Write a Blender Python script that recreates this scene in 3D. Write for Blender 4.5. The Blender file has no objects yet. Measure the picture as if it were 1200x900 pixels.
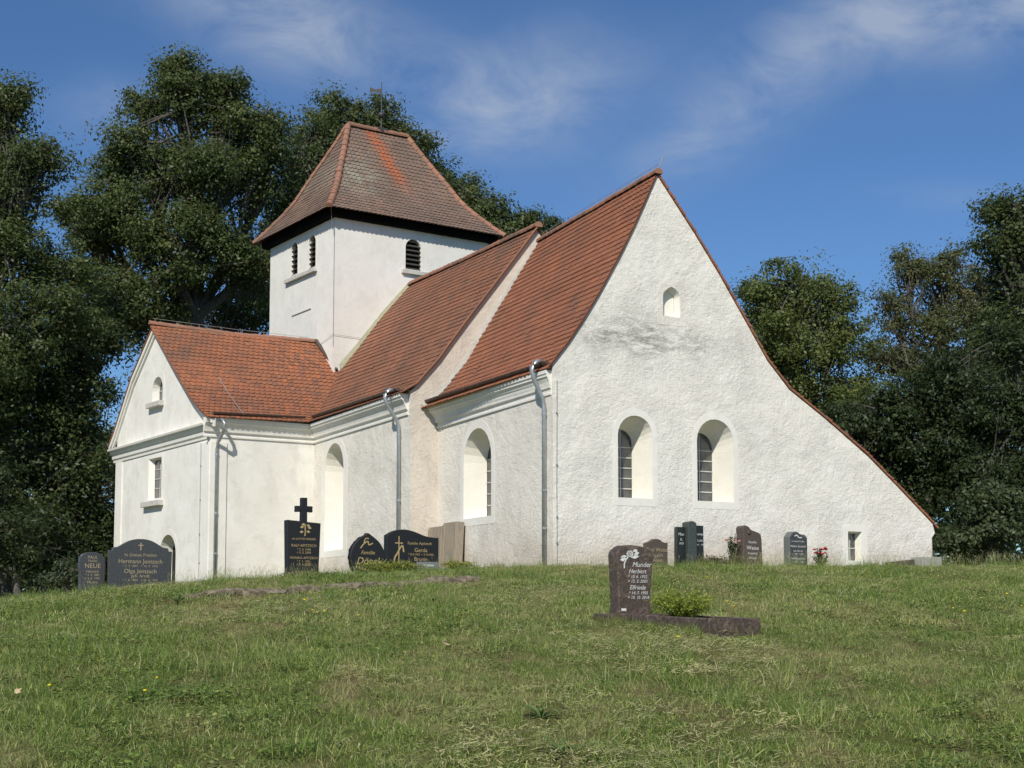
import bpy, bmesh, math, random
import numpy as np
from mathutils import Vector, Matrix
from mathutils.geometry import tessellate_polygon

scene = bpy.context.scene
COL = scene.collection
R = math.radians

# ------------------------------------------------------------------ camera
cd = bpy.data.cameras.new('camera')
cam = bpy.data.objects.new('camera', cd)
COL.objects.link(cam)
FPX = 1700.0
PITCH = R(5.0)
cd.sensor_width = 36.0
cd.lens = 36.0 * FPX / 1200.0
CV = 720 - FPX * math.tan(PITCH)
cd.shift_y = (CV - 450.0) / 1200.0
cd.clip_start = 0.1
cd.clip_end = 3000
cam.location = (0, 0, 0)                      # eye level is z = 0, the grass at the feet is -1.6
cam.rotation_euler = (R(90) + PITCH, 0, 0)
scene.camera = cam

# ------------------------------------------------------------------ church axes
ANG = R(27.4)
EG = Vector((math.cos(ANG), math.sin(ANG), 0))
ES = Vector((-math.sin(ANG), math.cos(ANG), 0))
CH = Vector((1.09, 38.6, 0))
ZB = 1.2                                       # ground level at the church

# ------------------------------------------------------------------ sun, sky, exposure
Ldir = (EG * 0.49 + ES * 0.59 + Vector((0, 0, -0.645))).normalized()
tosun = -Ldir
sd = bpy.data.lights.new('sun', 'SUN')
sd.energy = 4.8
sd.angle = R(0.53)
sd.color = (1.0, 0.935, 0.83)
sun = bpy.data.objects.new('sun', sd)
sun.rotation_euler = Ldir.to_track_quat('-Z', 'Y').to_euler()
sun.location = (-10, -20, 40)
COL.objects.link(sun)

world = bpy.data.worlds.new('World')
scene.world = world
world.use_nodes = True
wn = world.node_tree.nodes
wl = world.node_tree.links
wn.clear()
w_out = wn.new('ShaderNodeOutputWorld')
w_bg = wn.new('ShaderNodeBackground')
w_sky = wn.new('ShaderNodeTexSky')
w_sky.sky_type = 'NISHITA'
w_sky.sun_disc = False
w_sky.sun_elevation = math.asin(tosun.z)
w_sky.sun_rotation = math.atan2(tosun.x, tosun.y)
w_sky.altitude = 300
w_sky.air_density = 1.0
w_sky.dust_density = 0.15
w_sky.ozone_density = 2.2
w_bg.inputs['Strength'].default_value = 0.105


def wnode(t, **kw):
    n = wn.new(t)
    for k, v in kw.items():
        setattr(n, k, v)
    return n


def wmath(op, a, b=None, c=None):
    n = wn.new('ShaderNodeMath')
    n.operation = op
    for i, x in enumerate((a, b, c)):
        if x is None:
            continue
        if isinstance(x, (int, float)):
            n.inputs[i].default_value = x
        else:
            wl.new(x, n.inputs[i])
    return n.outputs[0]


# thin cirrus: streaky noise over the direction of the sky (azimuth, elevation in degrees)
tc = wn.new('ShaderNodeTexCoord')
sx = wn.new('ShaderNodeSeparateXYZ')
wl.new(tc.outputs['Generated'], sx.inputs[0])
az = wmath('MULTIPLY', wmath('ARCTAN2', sx.outputs[0], sx.outputs[1]), 57.2958)
el = wmath('MULTIPLY', wmath('ARCSINE', sx.outputs[2]), 57.2958)


def cloud_blob(a0, e0, ra, re, tilt, amp):
    t = R(tilt)
    da = wmath('SUBTRACT', az, a0)
    de = wmath('SUBTRACT', el, e0)
    p = wmath('ADD', wmath('MULTIPLY', da, math.cos(t) / ra), wmath('MULTIPLY', de, math.sin(t) / ra))
    q = wmath('ADD', wmath('MULTIPLY', da, -math.sin(t) / re), wmath('MULTIPLY', de, math.cos(t) / re))
    d = wmath('ADD', wmath('MULTIPLY', p, p), wmath('MULTIPLY', q, q))
    g = wmath('MULTIPLY', wmath('EXPONENT', wmath('MULTIPLY', d, -1.0)), amp)
    return g


blobs = [(-9.2, 22.6, 4.8, 1.6, -14, 1.15), (-0.3, 19.9, 4.6, 2.0, 10, 1.0), (-15.8, 19.0, 1.9, 1.0, 10, 0.5),
         (9.0, 19.4, 5.0, 1.4, 32, 0.7), (14.5, 22.2, 5.0, 1.6, 12, 0.75), (19.5, 22.0, 4.0, 1.7, 0, 0.7), (17.4, 15.6, 2.6, 0.5, -6, 0.3),
         (-30, 24, 6, 2, 10, 0.5), (32, 24, 7, 2, 10, 0.5)]
tot = None
for b_ in blobs:
    g_ = cloud_blob(*b_)
    tot = g_ if tot is None else wmath('ADD', tot, g_)
cmb = wn.new('ShaderNodeCombineXYZ')
wl.new(wmath('ADD', wmath('MULTIPLY', az, 0.20), wmath('MULTIPLY', el, 0.12)), cmb.inputs[0])
wl.new(wmath('ADD', wmath('MULTIPLY', el, 0.36), wmath('MULTIPLY', az, -0.07)), cmb.inputs[1])
nz = wn.new('ShaderNodeTexNoise')
nz.inputs['Scale'].default_value = 1.0
nz.inputs['Detail'].default_value = 9
nz.inputs['Roughness'].default_value = 0.6
nz.inputs['Distortion'].default_value = 0.5
wl.new(cmb.outputs[0], nz.inputs['Vector'])
cr = wn.new('ShaderNodeMapRange')
cr.inputs['From Min'].default_value = 0.26
cr.inputs['From Max'].default_value = 0.86
cr.clamp = True
wl.new(nz.outputs['Fac'], cr.inputs['Value'])
cl_fac = wmath('MINIMUM', wmath('MULTIPLY', tot, cr.outputs[0]), 0.6)
w_mix = wn.new('ShaderNodeMixRGB')
w_mix.inputs[2].default_value = (4.6, 5.2, 6.1, 1)
wl.new(cl_fac, w_mix.inputs[0])
w_tint = wn.new('ShaderNodeMixRGB')
w_tint.blend_type = 'MULTIPLY'
w_tint.inputs[0].default_value = 1.0
w_tint.inputs[2].default_value = (0.50, 0.70, 0.93, 1)
wl.new(w_sky.outputs[0], w_tint.inputs[1])
wl.new(w_tint.outputs[0], w_mix.inputs[1])
wl.new(w_mix.outputs[0], w_bg.inputs['Color'])
wl.new(w_bg.outputs[0], w_out.inputs[0])

vs = scene.view_settings
vs.view_transform = 'Standard'
vs.look = 'None'
vs.exposure = 0.0
vs.gamma = 1.0
vs.use_curve_mapping = False
scene.cycles.max_bounces = 6
scene.cycles.diffuse_bounces = 3
scene.cycles.transparent_max_bounces = 4

# ------------------------------------------------------------------ helpers


def spot(u, v, D):
    """point at forward distance D seen at photo position (u, v)"""
    x = (u - 600.0) / FPX
    y = -(v - CV) / FPX
    d = Vector((x, math.cos(PITCH) - y * math.sin(PITCH), math.sin(PITCH) + y * math.cos(PITCH)))
    return d * (D / d.y)


def wor(g, s, z):
    return CH + EG * g + ES * s + Vector((0, 0, z))


def tag(o, label=None, cat=None, group=None, kind=None):
    if label:
        o['label'] = label
    if cat:
        o['category'] = cat
    if group:
        o['group'] = group
    if kind:
        o['kind'] = kind
    return o


def empty(name, loc, rz=0.0):
    o = bpy.data.objects.new(name, None)
    o.empty_display_size = 0.3
    o.location = loc
    o.rotation_euler = (0, 0, rz)
    COL.objects.link(o)
    return o


class MB:
    """collects faces, then links them as ONE mesh object"""

    def __init__(self):
        self.v = []
        self.f = []
        self.r = []

    def face(self, pts, rnd=None):
        n = len(self.v)
        self.v += [tuple(p) for p in pts]
        self.f.append(tuple(range(n, n + len(pts))))
        self.r.append(random.random() if rnd is None else rnd)

    def mesh(self, pts, faces, rnd=None):
        n = len(self.v)
        self.v += [tuple(p) for p in pts]
        rr = random.random() if rnd is None else rnd
        for f in faces:
            self.f.append(tuple(i + n for i in f))
            self.r.append(rr)

    def box(self, c, size, rot=None, rnd=None):
        hx, hy, hz = size[0] / 2, size[1] / 2, size[2] / 2
        pts = [Vector((sx_ * hx, sy_ * hy, sz_ * hz)) for sz_ in (-1, 1) for sy_ in (-1, 1) for sx_ in (-1, 1)]
        if rot is not None:
            pts = [rot @ p for p in pts]
        pts = [p + Vector(c) for p in pts]
        self.mesh(pts, [(0, 2, 3, 1), (4, 5, 7, 6), (0, 1, 5, 4), (2, 6, 7, 3), (0, 4, 6, 2), (1, 3, 7, 5)], rnd)

    def tube(self, pts, rad, n=8, cap=True):
        pts = [Vector(p) for p in pts]
        if isinstance(rad, (int, float)):
            rad = [rad] * len(pts)
        rings = []
        up = Vector((0, 0, 1))
        for i, p in enumerate(pts):
            if i == 0:
                t = pts[1] - p
            elif i == len(pts) - 1:
                t = p - pts[i - 1]
            else:
                t = (pts[i + 1] - p).normalized() + (p - pts[i - 1]).normalized()
            t.normalize()
            ref = up if abs(t.z) < 0.95 else Vector((1, 0, 0))
            a = t.cross(ref).normalized()
            b = a.cross(t).normalized()
            rings.append([p + (a * math.cos(2 * math.pi * k / n) + b * math.sin(2 * math.pi * k / n)) * rad[i] for k in range(n)])
        vv = [q for rg in rings for q in rg]
        ff = []
        for i in range(len(pts) - 1):
            for k in range(n):
                k2 = (k + 1) % n
                ff.append((i * n + k, i * n + k2, (i + 1) * n + k2, (i + 1) * n + k))
        if cap:
            ff.append(tuple(range(n - 1, -1, -1)))
            m = (len(pts) - 1) * n
            ff.append(tuple(range(m, m + n)))
        self.mesh(vv, ff)

    def sphere(self, c, r, n=10, m=7, sc=(1, 1, 1)):
        c = Vector(c)
        vv = []
        for j in range(m + 1):
            th = math.pi * j / m
            for k in range(n):
                ph = 2 * math.pi * k / n
                vv.append(c + Vector((r * sc[0] * math.sin(th) * math.cos(ph), r * sc[1] * math.sin(th) * math.sin(ph), r * sc[2] * math.cos(th))))
        ff = []
        for j in range(m):
            for k in range(n):
                k2 = (k + 1) % n
                ff.append((j * n + k, (j + 1) * n + k, (j + 1) * n + k2, j * n + k2))
        self.mesh(vv, ff)

    def sweep(self, prof, P0, P1, out, closed=True, s0=1.0, s1=1.0):
        """prof: (outward, height) pairs; extruded from P0 to P1"""
        P0, P1, out = Vector(P0), Vector(P1), Vector(out).normalized()
        n = len(prof)
        a = [P0 + out * (o * s0) + Vector((0, 0, h)) for o, h in prof]
        b = [P1 + out * (o * s1) + Vector((0, 0, h)) for o, h in prof]
        ff = [(i, (i + 1) % n, n + (i + 1) % n, n + i) for i in range(n if closed else n - 1)]
        ff += [tuple(range(n)), tuple(range(2 * n - 1, n - 1, -1))]
        self.mesh(a + b, ff)

    def build(self, name, mat, parent=None, smooth=False, dz=0.0, weld=False):
        me = bpy.data.meshes.new(name)
        vv = self.v if dz == 0 else [(x, y, z + dz) for x, y, z in self.v]
        me.from_pydata(vv, [], self.f)
        at = me.attributes.new('rnd', 'FLOAT', 'FACE')
        at.data.foreach_set('value', np.array(self.r, dtype=np.float32))
        if weld or smooth:
            bm = bmesh.new()
            bm.from_mesh(me)
            bmesh.ops.remove_doubles(bm, verts=bm.verts, dist=1e-4)
            bmesh.ops.recalc_face_normals(bm, faces=bm.faces)
            bm.to_mesh(me)
            bm.free()
        if mat is not None:
            me.materials.append(mat)
        if smooth:
            me.polygons.foreach_set('use_smooth', np.ones(len(me.polygons), dtype=bool))
        me.update()
        o = bpy.data.objects.new(name, me)
        COL.objects.link(o)
        if parent is not None:
            o.parent = parent
        return o


def bevel(o, w, seg=2, angle=35):
    m = o.modifiers.new('bevel', 'BEVEL')
    m.width = w
    m.segments = seg
    m.limit_method = 'ANGLE'
    m.angle_limit = R(angle)
    return o


# ------------------------------------------------------------------ materials
class NT:
    def __init__(self, name):
        self.m = bpy.data.materials.new(name)
        self.m.use_nodes = True
        self.n = self.m.node_tree.nodes
        self.l = self.m.node_tree.links
        self.bsdf = self.n['Principled BSDF']
        self.out = self.n['Material Output']
        self._obj = None

    def node(self, t, **kw):
        n = self.n.new(t)
        for k, v in kw.items():
            setattr(n, k, v)
        return n

    def put(self, sock, x):
        if isinstance(x, (int, float)):
            sock.default_value = x
        elif isinstance(x, (tuple, list)):
            sock.default_value = tuple(x) if len(x) == 4 or sock.type == 'VECTOR' else tuple(x) + (1,)
        else:
            self.l.new(x, sock)

    def obj(self):
        if self._obj is None:
            self._obj = self.n.new('ShaderNodeTexCoord')
        return self._obj.outputs['Object']

    def pos(self):
        return self.n.new('ShaderNodeNewGeometry').outputs['Position']

    def attr(self, name):
        a = self.n.new('ShaderNodeAttribute')
        a.attribute_name = name
        return a.outputs['Fac']

    def mapv(self, vec, scale=(1, 1, 1), rot=(0, 0, 0), loc=(0, 0, 0)):
        m = self.n.new('ShaderNodeMapping')
        m.inputs['Scale'].default_value = scale
        m.inputs['Rotation'].default_value = rot
        m.inputs['Location'].default_value = loc
        self.l.new(vec, m.inputs['Vector'])
        return m.outputs[0]

    def noise(self, vec, scale, detail=4, rough=0.55, dist=0.0, typ=None):
        n = self.n.new('ShaderNodeTexNoise')
        if typ:
            n.noise_type = typ
        n.inputs['Scale'].default_value = scale
        n.inputs['Detail'].default_value = detail
        n.inputs['Roughness'].default_value = rough
        n.inputs['Distortion'].default_value = dist
        self.l.new(vec, n.inputs['Vector'])
        return n.outputs['Fac']

    def voronoi(self, vec, scale, feature='F1', rnd=1.0):
        n = self.n.new('ShaderNodeTexVoronoi')
        n.feature = feature
        n.inputs['Scale'].default_value = scale
        n.inputs['Randomness'].default_value = rnd
        self.l.new(vec, n.inputs['Vector'])
        return n

    def ramp(self, fac, stops, interp='LINEAR'):
        n = self.n.new('ShaderNodeValToRGB')
        n.color_ramp.interpolation = interp
        e = n.color_ramp.elements
        while len(e) < len(stops):
            e.new(0.5)
        for i, (p, c) in enumerate(stops):
            e[i].position = p
            e[i].color = c if len(c) == 4 else tuple(c) + (1,)
        self.l.new(fac, n.inputs[0])
        return n.outputs[0]

    def rng(self, v, a, b, c=0.0, d=1.0):
        n = self.n.new('ShaderNodeMapRange')
        n.inputs['From Min'].default_value = a
        n.inputs['From Max'].default_value = b
        n.inputs['To Min'].default_value = c
        n.inputs['To Max'].default_value = d
        self.l.new(v, n.inputs['Value'])
        return n.outputs[0]

    def math(self, op, a, b=None):
        n = self.n.new('ShaderNodeMath')
        n.operation = op
        self.put(n.inputs[0], a)
        if b is not None:
            self.put(n.inputs[1], b)
        return n.outputs[0]

    def mix(self, fac, a, b, mode='MIX'):
        n = self.n.new('ShaderNodeMixRGB')
        n.blend_type = mode
        self.put(n.inputs[0], fac)
        self.put(n.inputs[1], a)
        self.put(n.inputs[2], b)
        return n.outputs[0]

    def bump(self, h, strength, dist, prev=None):
        n = self.n.new('ShaderNodeBump')
        n.inputs['Strength'].default_value = strength
        n.inputs['Distance'].default_value = dist
        self.l.new(h, n.inputs['Height'])
        if prev is not None:
            self.l.new(prev, n.inputs['Normal'])
        return n.outputs[0]

    def gauss(self, v, c, w):
        """soft band around c"""
        d = self.math('MULTIPLY', self.math('SUBTRACT', v, c), 1.0 / w)
        return self.math('EXPONENT', self.math('MULTIPLY', self.math('MULTIPLY', d, d), -1.0))

    def fin(self, col=None, rough=0.8, metal=0.0, normal=None, spec=None):
        if col is not None:
            self.put(self.bsdf.inputs['Base Color'], col)
        self.put(self.bsdf.inputs['Roughness'], rough)
        self.put(self.bsdf.inputs['Metallic'], metal)
        if spec is not None:
            self.put(self.bsdf.inputs['Specular IOR Level'], spec)
        if normal is not None:
            self.l.new(normal, self.bsdf.inputs['Normal'])
        return self.m


def mat_plain(name, col, rough=0.6, metal=0.0, spec=None):
    t = NT(name)
    n = t.noise(t.obj(), 6, 3)
    c = t.mix(t.rng(n, 0.3, 0.7, 0, 1), tuple(x * 0.85 for x in col), tuple(min(1, x * 1.12) for x in col))
    return t.fin(c, rough, metal, spec=spec)


def mat_rough_plaster(name, base=(0.87, 0.845, 0.775), stains=True, pink=0.0, amp=1.0):
    t = NT(name)
    o = t.obj()
    # short trowel strokes: gently warped coordinates, ridged and stretched noise in two directions
    wv = t.node('ShaderNodeVectorMath', operation='ADD')
    nn = t.node('ShaderNodeTexNoise')
    nn.inputs['Scale'].default_value = 1.3
    nn.inputs['Detail'].default_value = 3
    t.l.new(o, nn.inputs['Vector'])
    sc_ = t.node('ShaderNodeVectorMath', operation='SCALE')
    t.l.new(nn.outputs['Color'], sc_.inputs[0])
    sc_.inputs['Scale'].default_value = 0.42
    t.l.new(o, wv.inputs[0])
    t.l.new(sc_.outputs[0], wv.inputs[1])
    w = wv.outputs[0]
    st1 = t.noise(t.mapv(w, (2.2, 2.2, 6.5), (0.0, R(30), 0.0)), 2.1, 6, 0.68, 0.25)
    st2 = t.noise(t.mapv(w, (2.2, 2.2, 6.0), (0.0, R(-32), 0.0), (3, 1, 7)), 2.6, 6, 0.68, 0.25)
    ridge1 = t.math('SUBTRACT', 1.0, t.math('ABSOLUTE', t.math('MULTIPLY', t.math('SUBTRACT', st1, 0.5), 5.5)))
    ridge2 = t.math('SUBTRACT', 1.0, t.math('ABSOLUTE', t.math('MULTIPLY', t.math('SUBTRACT', st2, 0.5), 5.5)))
    ridge = t.math('MAXIMUM', ridge1, ridge2)
    zone = t.rng(t.noise(o, 0.9, 4, 0.6), 0.35, 0.65, 0.35, 1.0)
    fine = t.noise(o, 34, 5, 0.75)
    mid = t.noise(o, 11, 5, 0.7)
    h = t.math('ADD', t.math('MULTIPLY', t.math('MULTIPLY', ridge, zone), 0.36), t.math('ADD', t.math('MULTIPLY', fine, 0.45), t.math('ADD', t.math('MULTIPLY', t.math('MULTIPLY', mid, zone), 0.9), t.math('MULTIPLY', t.noise(w, 2.6, 5, 0.65), 1.3))))
    big = t.noise(o, 0.55, 5, 0.65)
    col = t.mix(t.rng(big, 0.35, 0.7, 0, 1), base, tuple(x * k for x, k in zip(base, (0.92, 0.91, 0.89))))
    # darker colour in the pits and along the stroke edges, strongest in patches
    patch = t.rng(t.noise(t.mapv(o, (0.5, 0.5, 1.0)), 0.8, 4, 0.6), 0.48, 0.75, 0.0, 1.0)
    edge = t.math('MULTIPLY', t.rng(ridge, 0.55, 1.0, 0.0, 1.0), zone)
    col = t.mix(t.math('MULTIPLY', edge, t.math('ADD', 0.10, t.math('MULTIPLY', patch, 0.40))), col, (0.42, 0.405, 0.36, 1))
    pit = t.rng(t.math('ADD', t.math('MULTIPLY', fine, 0.5), t.math('MULTIPLY', mid, 0.5)), 0.44, 0.30, 0.0, 0.75)
    col = t.mix(pit, col, (0.36, 0.34, 0.295, 1))
    if stains:
        s = t.node('ShaderNodeSeparateXYZ')
        t.l.new(o, s.inputs[0])
        gz = t.gauss(t.math('ADD', s.outputs[2], t.math('MULTIPLY', t.noise(o, 0.8, 3), 0.9)), 8.15 - ZB, 0.55)
        gx = t.gauss(s.outputs[0], 2.9, 2.3)
        dn = t.rng(t.noise(t.mapv(w, (1, 1, 3.5)), 2.2, 6, 0.7), 0.40, 0.60, 0, 1)
        f = t.math('MULTIPLY', t.math('MULTIPLY', gz, gx), dn)
        col = t.mix(t.math('MULTIPLY', t.math('MULTIPLY', f, t.math('ADD', 0.50, t.math('MULTIPLY', edge, 0.9))), 1.0), col, (0.27, 0.262, 0.235, 1))
        # grey run-off under the long north slope and by the aisle eaves
        run = t.math('MULTIPLY', t.rng(t.noise(t.mapv(w, (1.2, 1.2, 1.2)), 1.6, 6, 0.7), 0.5, 0.7), t.gauss(s.outputs[2], 7.6 - ZB, 2.2))
        col = t.mix(t.math('MULTIPLY', run, 0.22), col, (0.35, 0.345, 0.32, 1))
    # splash and damp at the foot of the wall
    sz_ = t.node('ShaderNodeSeparateXYZ')
    t.l.new(o, sz_.inputs[0])
    foot = t.gauss(t.math('SUBTRACT', sz_.outputs[2], t.math('MULTIPLY', t.noise(o, 1.1, 5, 0.7), 1.1)), -0.45, 0.75)
    col = t.mix(t.math('MULTIPLY', foot, 0.5), col, (0.50, 0.42, 0.33, 1))
    if pink > 0:
        col = t.mix(pink, col, (0.62, 0.50, 0.40, 1))
        gs = t.noise(t.mapv(o, (1.5, 1.5, 0.8)), 1.3, 6, 0.7)
        col = t.mix(t.rng(gs, 0.52, 0.75, 0, 0.6), col, (0.36, 0.34, 0.31, 1))
    nrm = t.bump(h, 1.0, 0.042 * amp)
    return t.fin(col, 0.9, normal=nrm, spec=0.2)


def mat_smooth_plaster(name, base=(0.74, 0.725, 0.67), dirt=0.3):
    t = NT(name)
    o = t.obj()
    big = t.noise(o, 0.5, 5, 0.65)
    blot = t.noise(o, 1.7, 6, 0.7, 0.6)
    sm = t.noise(o, 14, 5, 0.7)
    run = t.noise(t.mapv(o, (1.3, 1.3, 0.42)), 1.3, 6, 0.7, 0.4)
    col = t.mix(t.rng(big, 0.35, 0.7), base, tuple(x * k for x, k in zip(base, (0.9, 0.89, 0.87))))
    col = t.mix(t.math('MULTIPLY', t.rng(blot, 0.48, 0.72), dirt * 0.8), col, (0.50, 0.48, 0.42, 1))
    col = t.mix(t.math('MULTIPLY', t.rng(run, 0.52, 0.75), dirt * 0.6), col, (0.44, 0.42, 0.38, 1))
    h = t.math('ADD', t.math('MULTIPLY', blot, 0.9), t.math('MULTIPLY', sm, 0.3))
    return t.fin(col, 0.88, normal=t.bump(h, 0.6, 0.03), spec=0.2)


def mat_tiles(name, a, b, c, moss=0.2, streak=None, lich=None):
    t = NT(name)
    o = t.obj()
    r = t.attr('rnd')
    col = t.ramp(r, [(0.0, b), (0.35, a), (0.75, a), (1.0, c)])
    big = t.noise(o, 0.45, 5, 0.65, 0.4)
    col = t.mix(t.math('MULTIPLY', t.rng(t.noise(o, 0.9, 6, 0.7, 0.3), 0.5, 0.68), 0.45), col, tuple(x * k for x, k in zip(c, (1.15, 1.05, 0.9))))
    col = t.mix(t.math('MULTIPLY', t.rng(big, 0.45, 0.68), 0.75), col, t.mix(r, b, tuple(x * 0.75 for x in b)))
    fine = t.noise(o, 22, 4, 0.7)
    col = t.mix(t.rng(fine, 0.4, 0.8, 0, 0.45), col, (0.11, 0.075, 0.05, 1))
    soot = t.rng(t.noise(t.mapv(o, (0.8, 0.8, 0.55)), 0.75, 6, 0.72, 0.5), 0.52, 0.66, 0, 0.6)
    col = t.mix(soot, col, (0.125, 0.085, 0.064, 1))
    if moss > 0:
        m = t.rng(t.noise(o, 1.3, 6, 0.7), 0.55, 0.75, 0, moss)
        col = t.mix(m, col, (0.17, 0.155, 0.105, 1))
    if streak:
        s = t.node('ShaderNodeSeparateXYZ')
        t.l.new(o, s.inputs[0])
        wob = t.math('MULTIPLY', t.math('SUBTRACT', t.noise(o, 1.6, 3), 0.5), 0.7)
        cx = t.math('ADD', s.outputs[0], wob)
        # a band of replaced tiles running down the slope
        cen = t.math('SUBTRACT', cx, t.math('MULTIPLY', t.math('SUBTRACT', 19.3 - ZB, s.outputs[2]), streak[1]))
        f = t.math('MULTIPLY', t.gauss(cen, streak[0], 0.34), t.rng(s.outputs[2], 17.0 - ZB, 18.2 - ZB))
        f = t.math('MULTIPLY', f, t.rng(t.noise(o, 5, 3), 0.25, 0.5))
        col = t.mix(t.math('MULTIPLY', f, 0.9), col, (0.40, 0.12, 0.05, 1))
    if lich:
        s = t.node('ShaderNodeSeparateXYZ')
        t.l.new(o, s.inputs[0])
        f = t.math('MULTIPLY', t.gauss(s.outputs[0], lich[0], 0.9), t.gauss(s.outputs[2], lich[1] - ZB, 0.9))
        f = t.math('MULTIPLY', f, t.rng(t.noise(o, 2.0, 5, 0.65), 0.35, 0.65))
        col = t.mix(t.math('MULTIPLY', f, 0.8), col, (0.33, 0.33, 0.25, 1))
    return t.fin(col, 0.8, normal=t.bump(fine, 0.5, 0.006), spec=0.3)


def mat_granite(name, a, b, scale=60, rough=0.25, vein=0.0):
    t = NT(name)
    o = t.obj()
    n = t.noise(o, scale, 3, 0.7)
    col = t.mix(t.rng(n, 0.4, 0.65), a, b)
    if vein:
        v = t.noise(t.mapv(o, (6, 6, 6), (R(20), R(35), 0)), 1.2, 6, 0.7, 1.8)
        col = t.mix(t.math('MULTIPLY', t.rng(v, 0.5, 0.66), vein), col, tuple(x * 2.4 for x in b))
    return t.fin(col, rough, normal=t.bump(n, 0.1, 0.002), spec=0.5)


def mat_leaf(name, c0, c1, c2, trans=0.36):
    t = NT(name)
    r = t.attr('rnd')
    col = t.ramp(r, [(0.0, c0), (0.55, c1), (1.0, c2)])
    big = t.noise(t.pos(), 0.35, 3, 0.6)
    col = t.mix(t.rng(big, 0.35, 0.7, 0, 0.5), col, tuple(x * 0.75 for x in c0))
    t.fin(col, 0.5, spec=0.35)
    tr = t.node('ShaderNodeBsdfTranslucent')
    t.l.new(t.mix(0.5, col, tuple(min(1, x * 1.6) for x in c2)), tr.inputs['Color'])
    mx = t.node('ShaderNodeMixShader')
    mx.inputs[0].default_value = trans
    t.l.new(t.bsdf.outputs[0], mx.inputs[1])
    t.l.new(tr.outputs[0], mx.inputs[2])
    t.l.new(mx.outputs[0], t.out.inputs['Surface'])
    return t.m


def mat_bark():
    t = NT('bark')
    o = t.obj()
    n = t.noise(t.mapv(o, (6, 6, 1.2)), 2.0, 6, 0.7)
    col = t.mix(t.rng(n, 0.35, 0.65), (0.05, 0.045, 0.038), (0.14, 0.13, 0.115))
    return t.fin(col, 0.95, normal=t.bump(n, 0.8, 0.05))


def mat_glass():
    t = NT('window_glass')
    n = t.noise(t.obj(), 2.5, 2)
    col = t.mix(t.rng(n, 0.3, 0.7), (0.03, 0.034, 0.036), (0.10, 0.105, 0.105))  # paler grey puts some of the pale sky reflection into the colour
    return t.fin(col, 0.1, spec=0.9, normal=t.bump(n, 0.12, 0.03))


def mat_ground():
    t = NT('turf_soil')
    p = t.pos()
    pm = t.mapv(p, (1.0, 0.38, 1.0))
    big = t.noise(pm, 0.42, 6, 0.65, 0.5)
    mid = t.noise(pm, 2.3, 5, 0.7)
    fine = t.noise(p, 26, 5, 0.75)
    green = t.mix(mid, (0.10, 0.125, 0.035), (0.17, 0.185, 0.06))
    dry = t.mix(mid, (0.34, 0.28, 0.15), (0.24, 0.19, 0.10))
    col = t.mix(t.rng(t.math('ADD', t.math('MULTIPLY', big, 0.6), t.math('MULTIPLY', mid, 0.4)), 0.45, 0.62), green, dry)
    col = t.mix(t.rng(fine, 0.4, 0.75, 0, 0.8), col, (0.045, 0.04, 0.02, 1))
    h = t.math('ADD', mid, t.math('MULTIPLY', fine, 0.6))
    return t.fin(col, 1.0, normal=t.bump(h, 1.0, 0.06), spec=0.0)


def mat_grass():
    t = NT('grass_blades')
    oi = t.node('ShaderNodeObjectInfo')
    rnd = t.attr('rnd')
    p = t.pos()
    pm = t.mapv(p, (1.0, 0.38, 1.0))
    big = t.noise(pm, 0.42, 6, 0.65, 0.5)
    mid = t.noise(pm, 2.3, 5, 0.7)
    col = t.ramp(rnd, [(0.0, (0.07, 0.125, 0.024)), (0.38, (0.19, 0.275, 0.055)), (0.76, (0.35, 0.42, 0.10)), (0.91, (0.52, 0.48, 0.21)), (1.0, (0.74, 0.66, 0.40))])
    dry = t.mix(rnd, (0.54, 0.45, 0.23), (0.36, 0.33, 0.14))
    f = t.rng(t.math('ADD', t.math('MULTIPLY', big, 0.5), t.math('MULTIPLY', mid, 0.5)), 0.48, 0.62, 0, 0.85)
    col = t.mix(f, col, dry)
    col = t.mix(t.math('MULTIPLY', oi.outputs['Random'], 0.5), col, (0.095, 0.175, 0.03, 1))
    dk = t.rng(t.noise(t.mapv(p, (1.0, 0.45, 1.0), (0, 0, 0), (7, 3, 0)), 0.9, 5, 0.7), 0.52, 0.68, 0, 0.55)
    col = t.mix(dk, col, (0.085, 0.15, 0.03, 1))
    t.fin(col, 0.5, spec=0.35)
    tr = t.node('ShaderNodeBsdfTranslucent')
    t.l.new(col, tr.inputs['Color'])
    mx = t.node('ShaderNodeMixShader')
    mx.inputs[0].default_value = 0.3
    t.l.new(t.bsdf.outputs[0], mx.inputs[1])
    t.l.new(tr.outputs[0], mx.inputs[2])
    t.l.new(mx.outputs[0], t.out.inputs['Surface'])
    return t.m


M_ROUGH = mat_rough_plaster('rough_plaster')
M_ROUGH2 = mat_rough_plaster('rough_plaster_side', base=(0.82, 0.785, 0.71), stains=False, amp=0.85)
M_PINK = mat_rough_plaster('rough_plaster_aged', base=(0.68, 0.63, 0.55), stains=False, pink=0.18, amp=0.7)
M_SMOOTH = mat_smooth_plaster('smooth_plaster', base=(0.80, 0.785, 0.73), dirt=0.5)
M_TOWER = mat_smooth_plaster('tower_plaster', base=(0.78, 0.77, 0.72), dirt=0.35)
M_CREAM = mat_smooth_plaster('cream_limewash', base=(0.81, 0.785, 0.70), dirt=0.22)
M_BAND = mat_smooth_plaster('band_plaster', base=(0.79, 0.775, 0.72), dirt=0.3)
M_TILE_C = mat_tiles('clay_tiles_choir', (0.30, 0.120, 0.066), (0.23, 0.098, 0.06), (0.36, 0.14, 0.072), 0.2)
M_TILE_N = mat_tiles('clay_tiles_nave', (0.275, 0.122, 0.071), (0.20, 0.10, 0.066), (0.33, 0.14, 0.078), 0.4)
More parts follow.
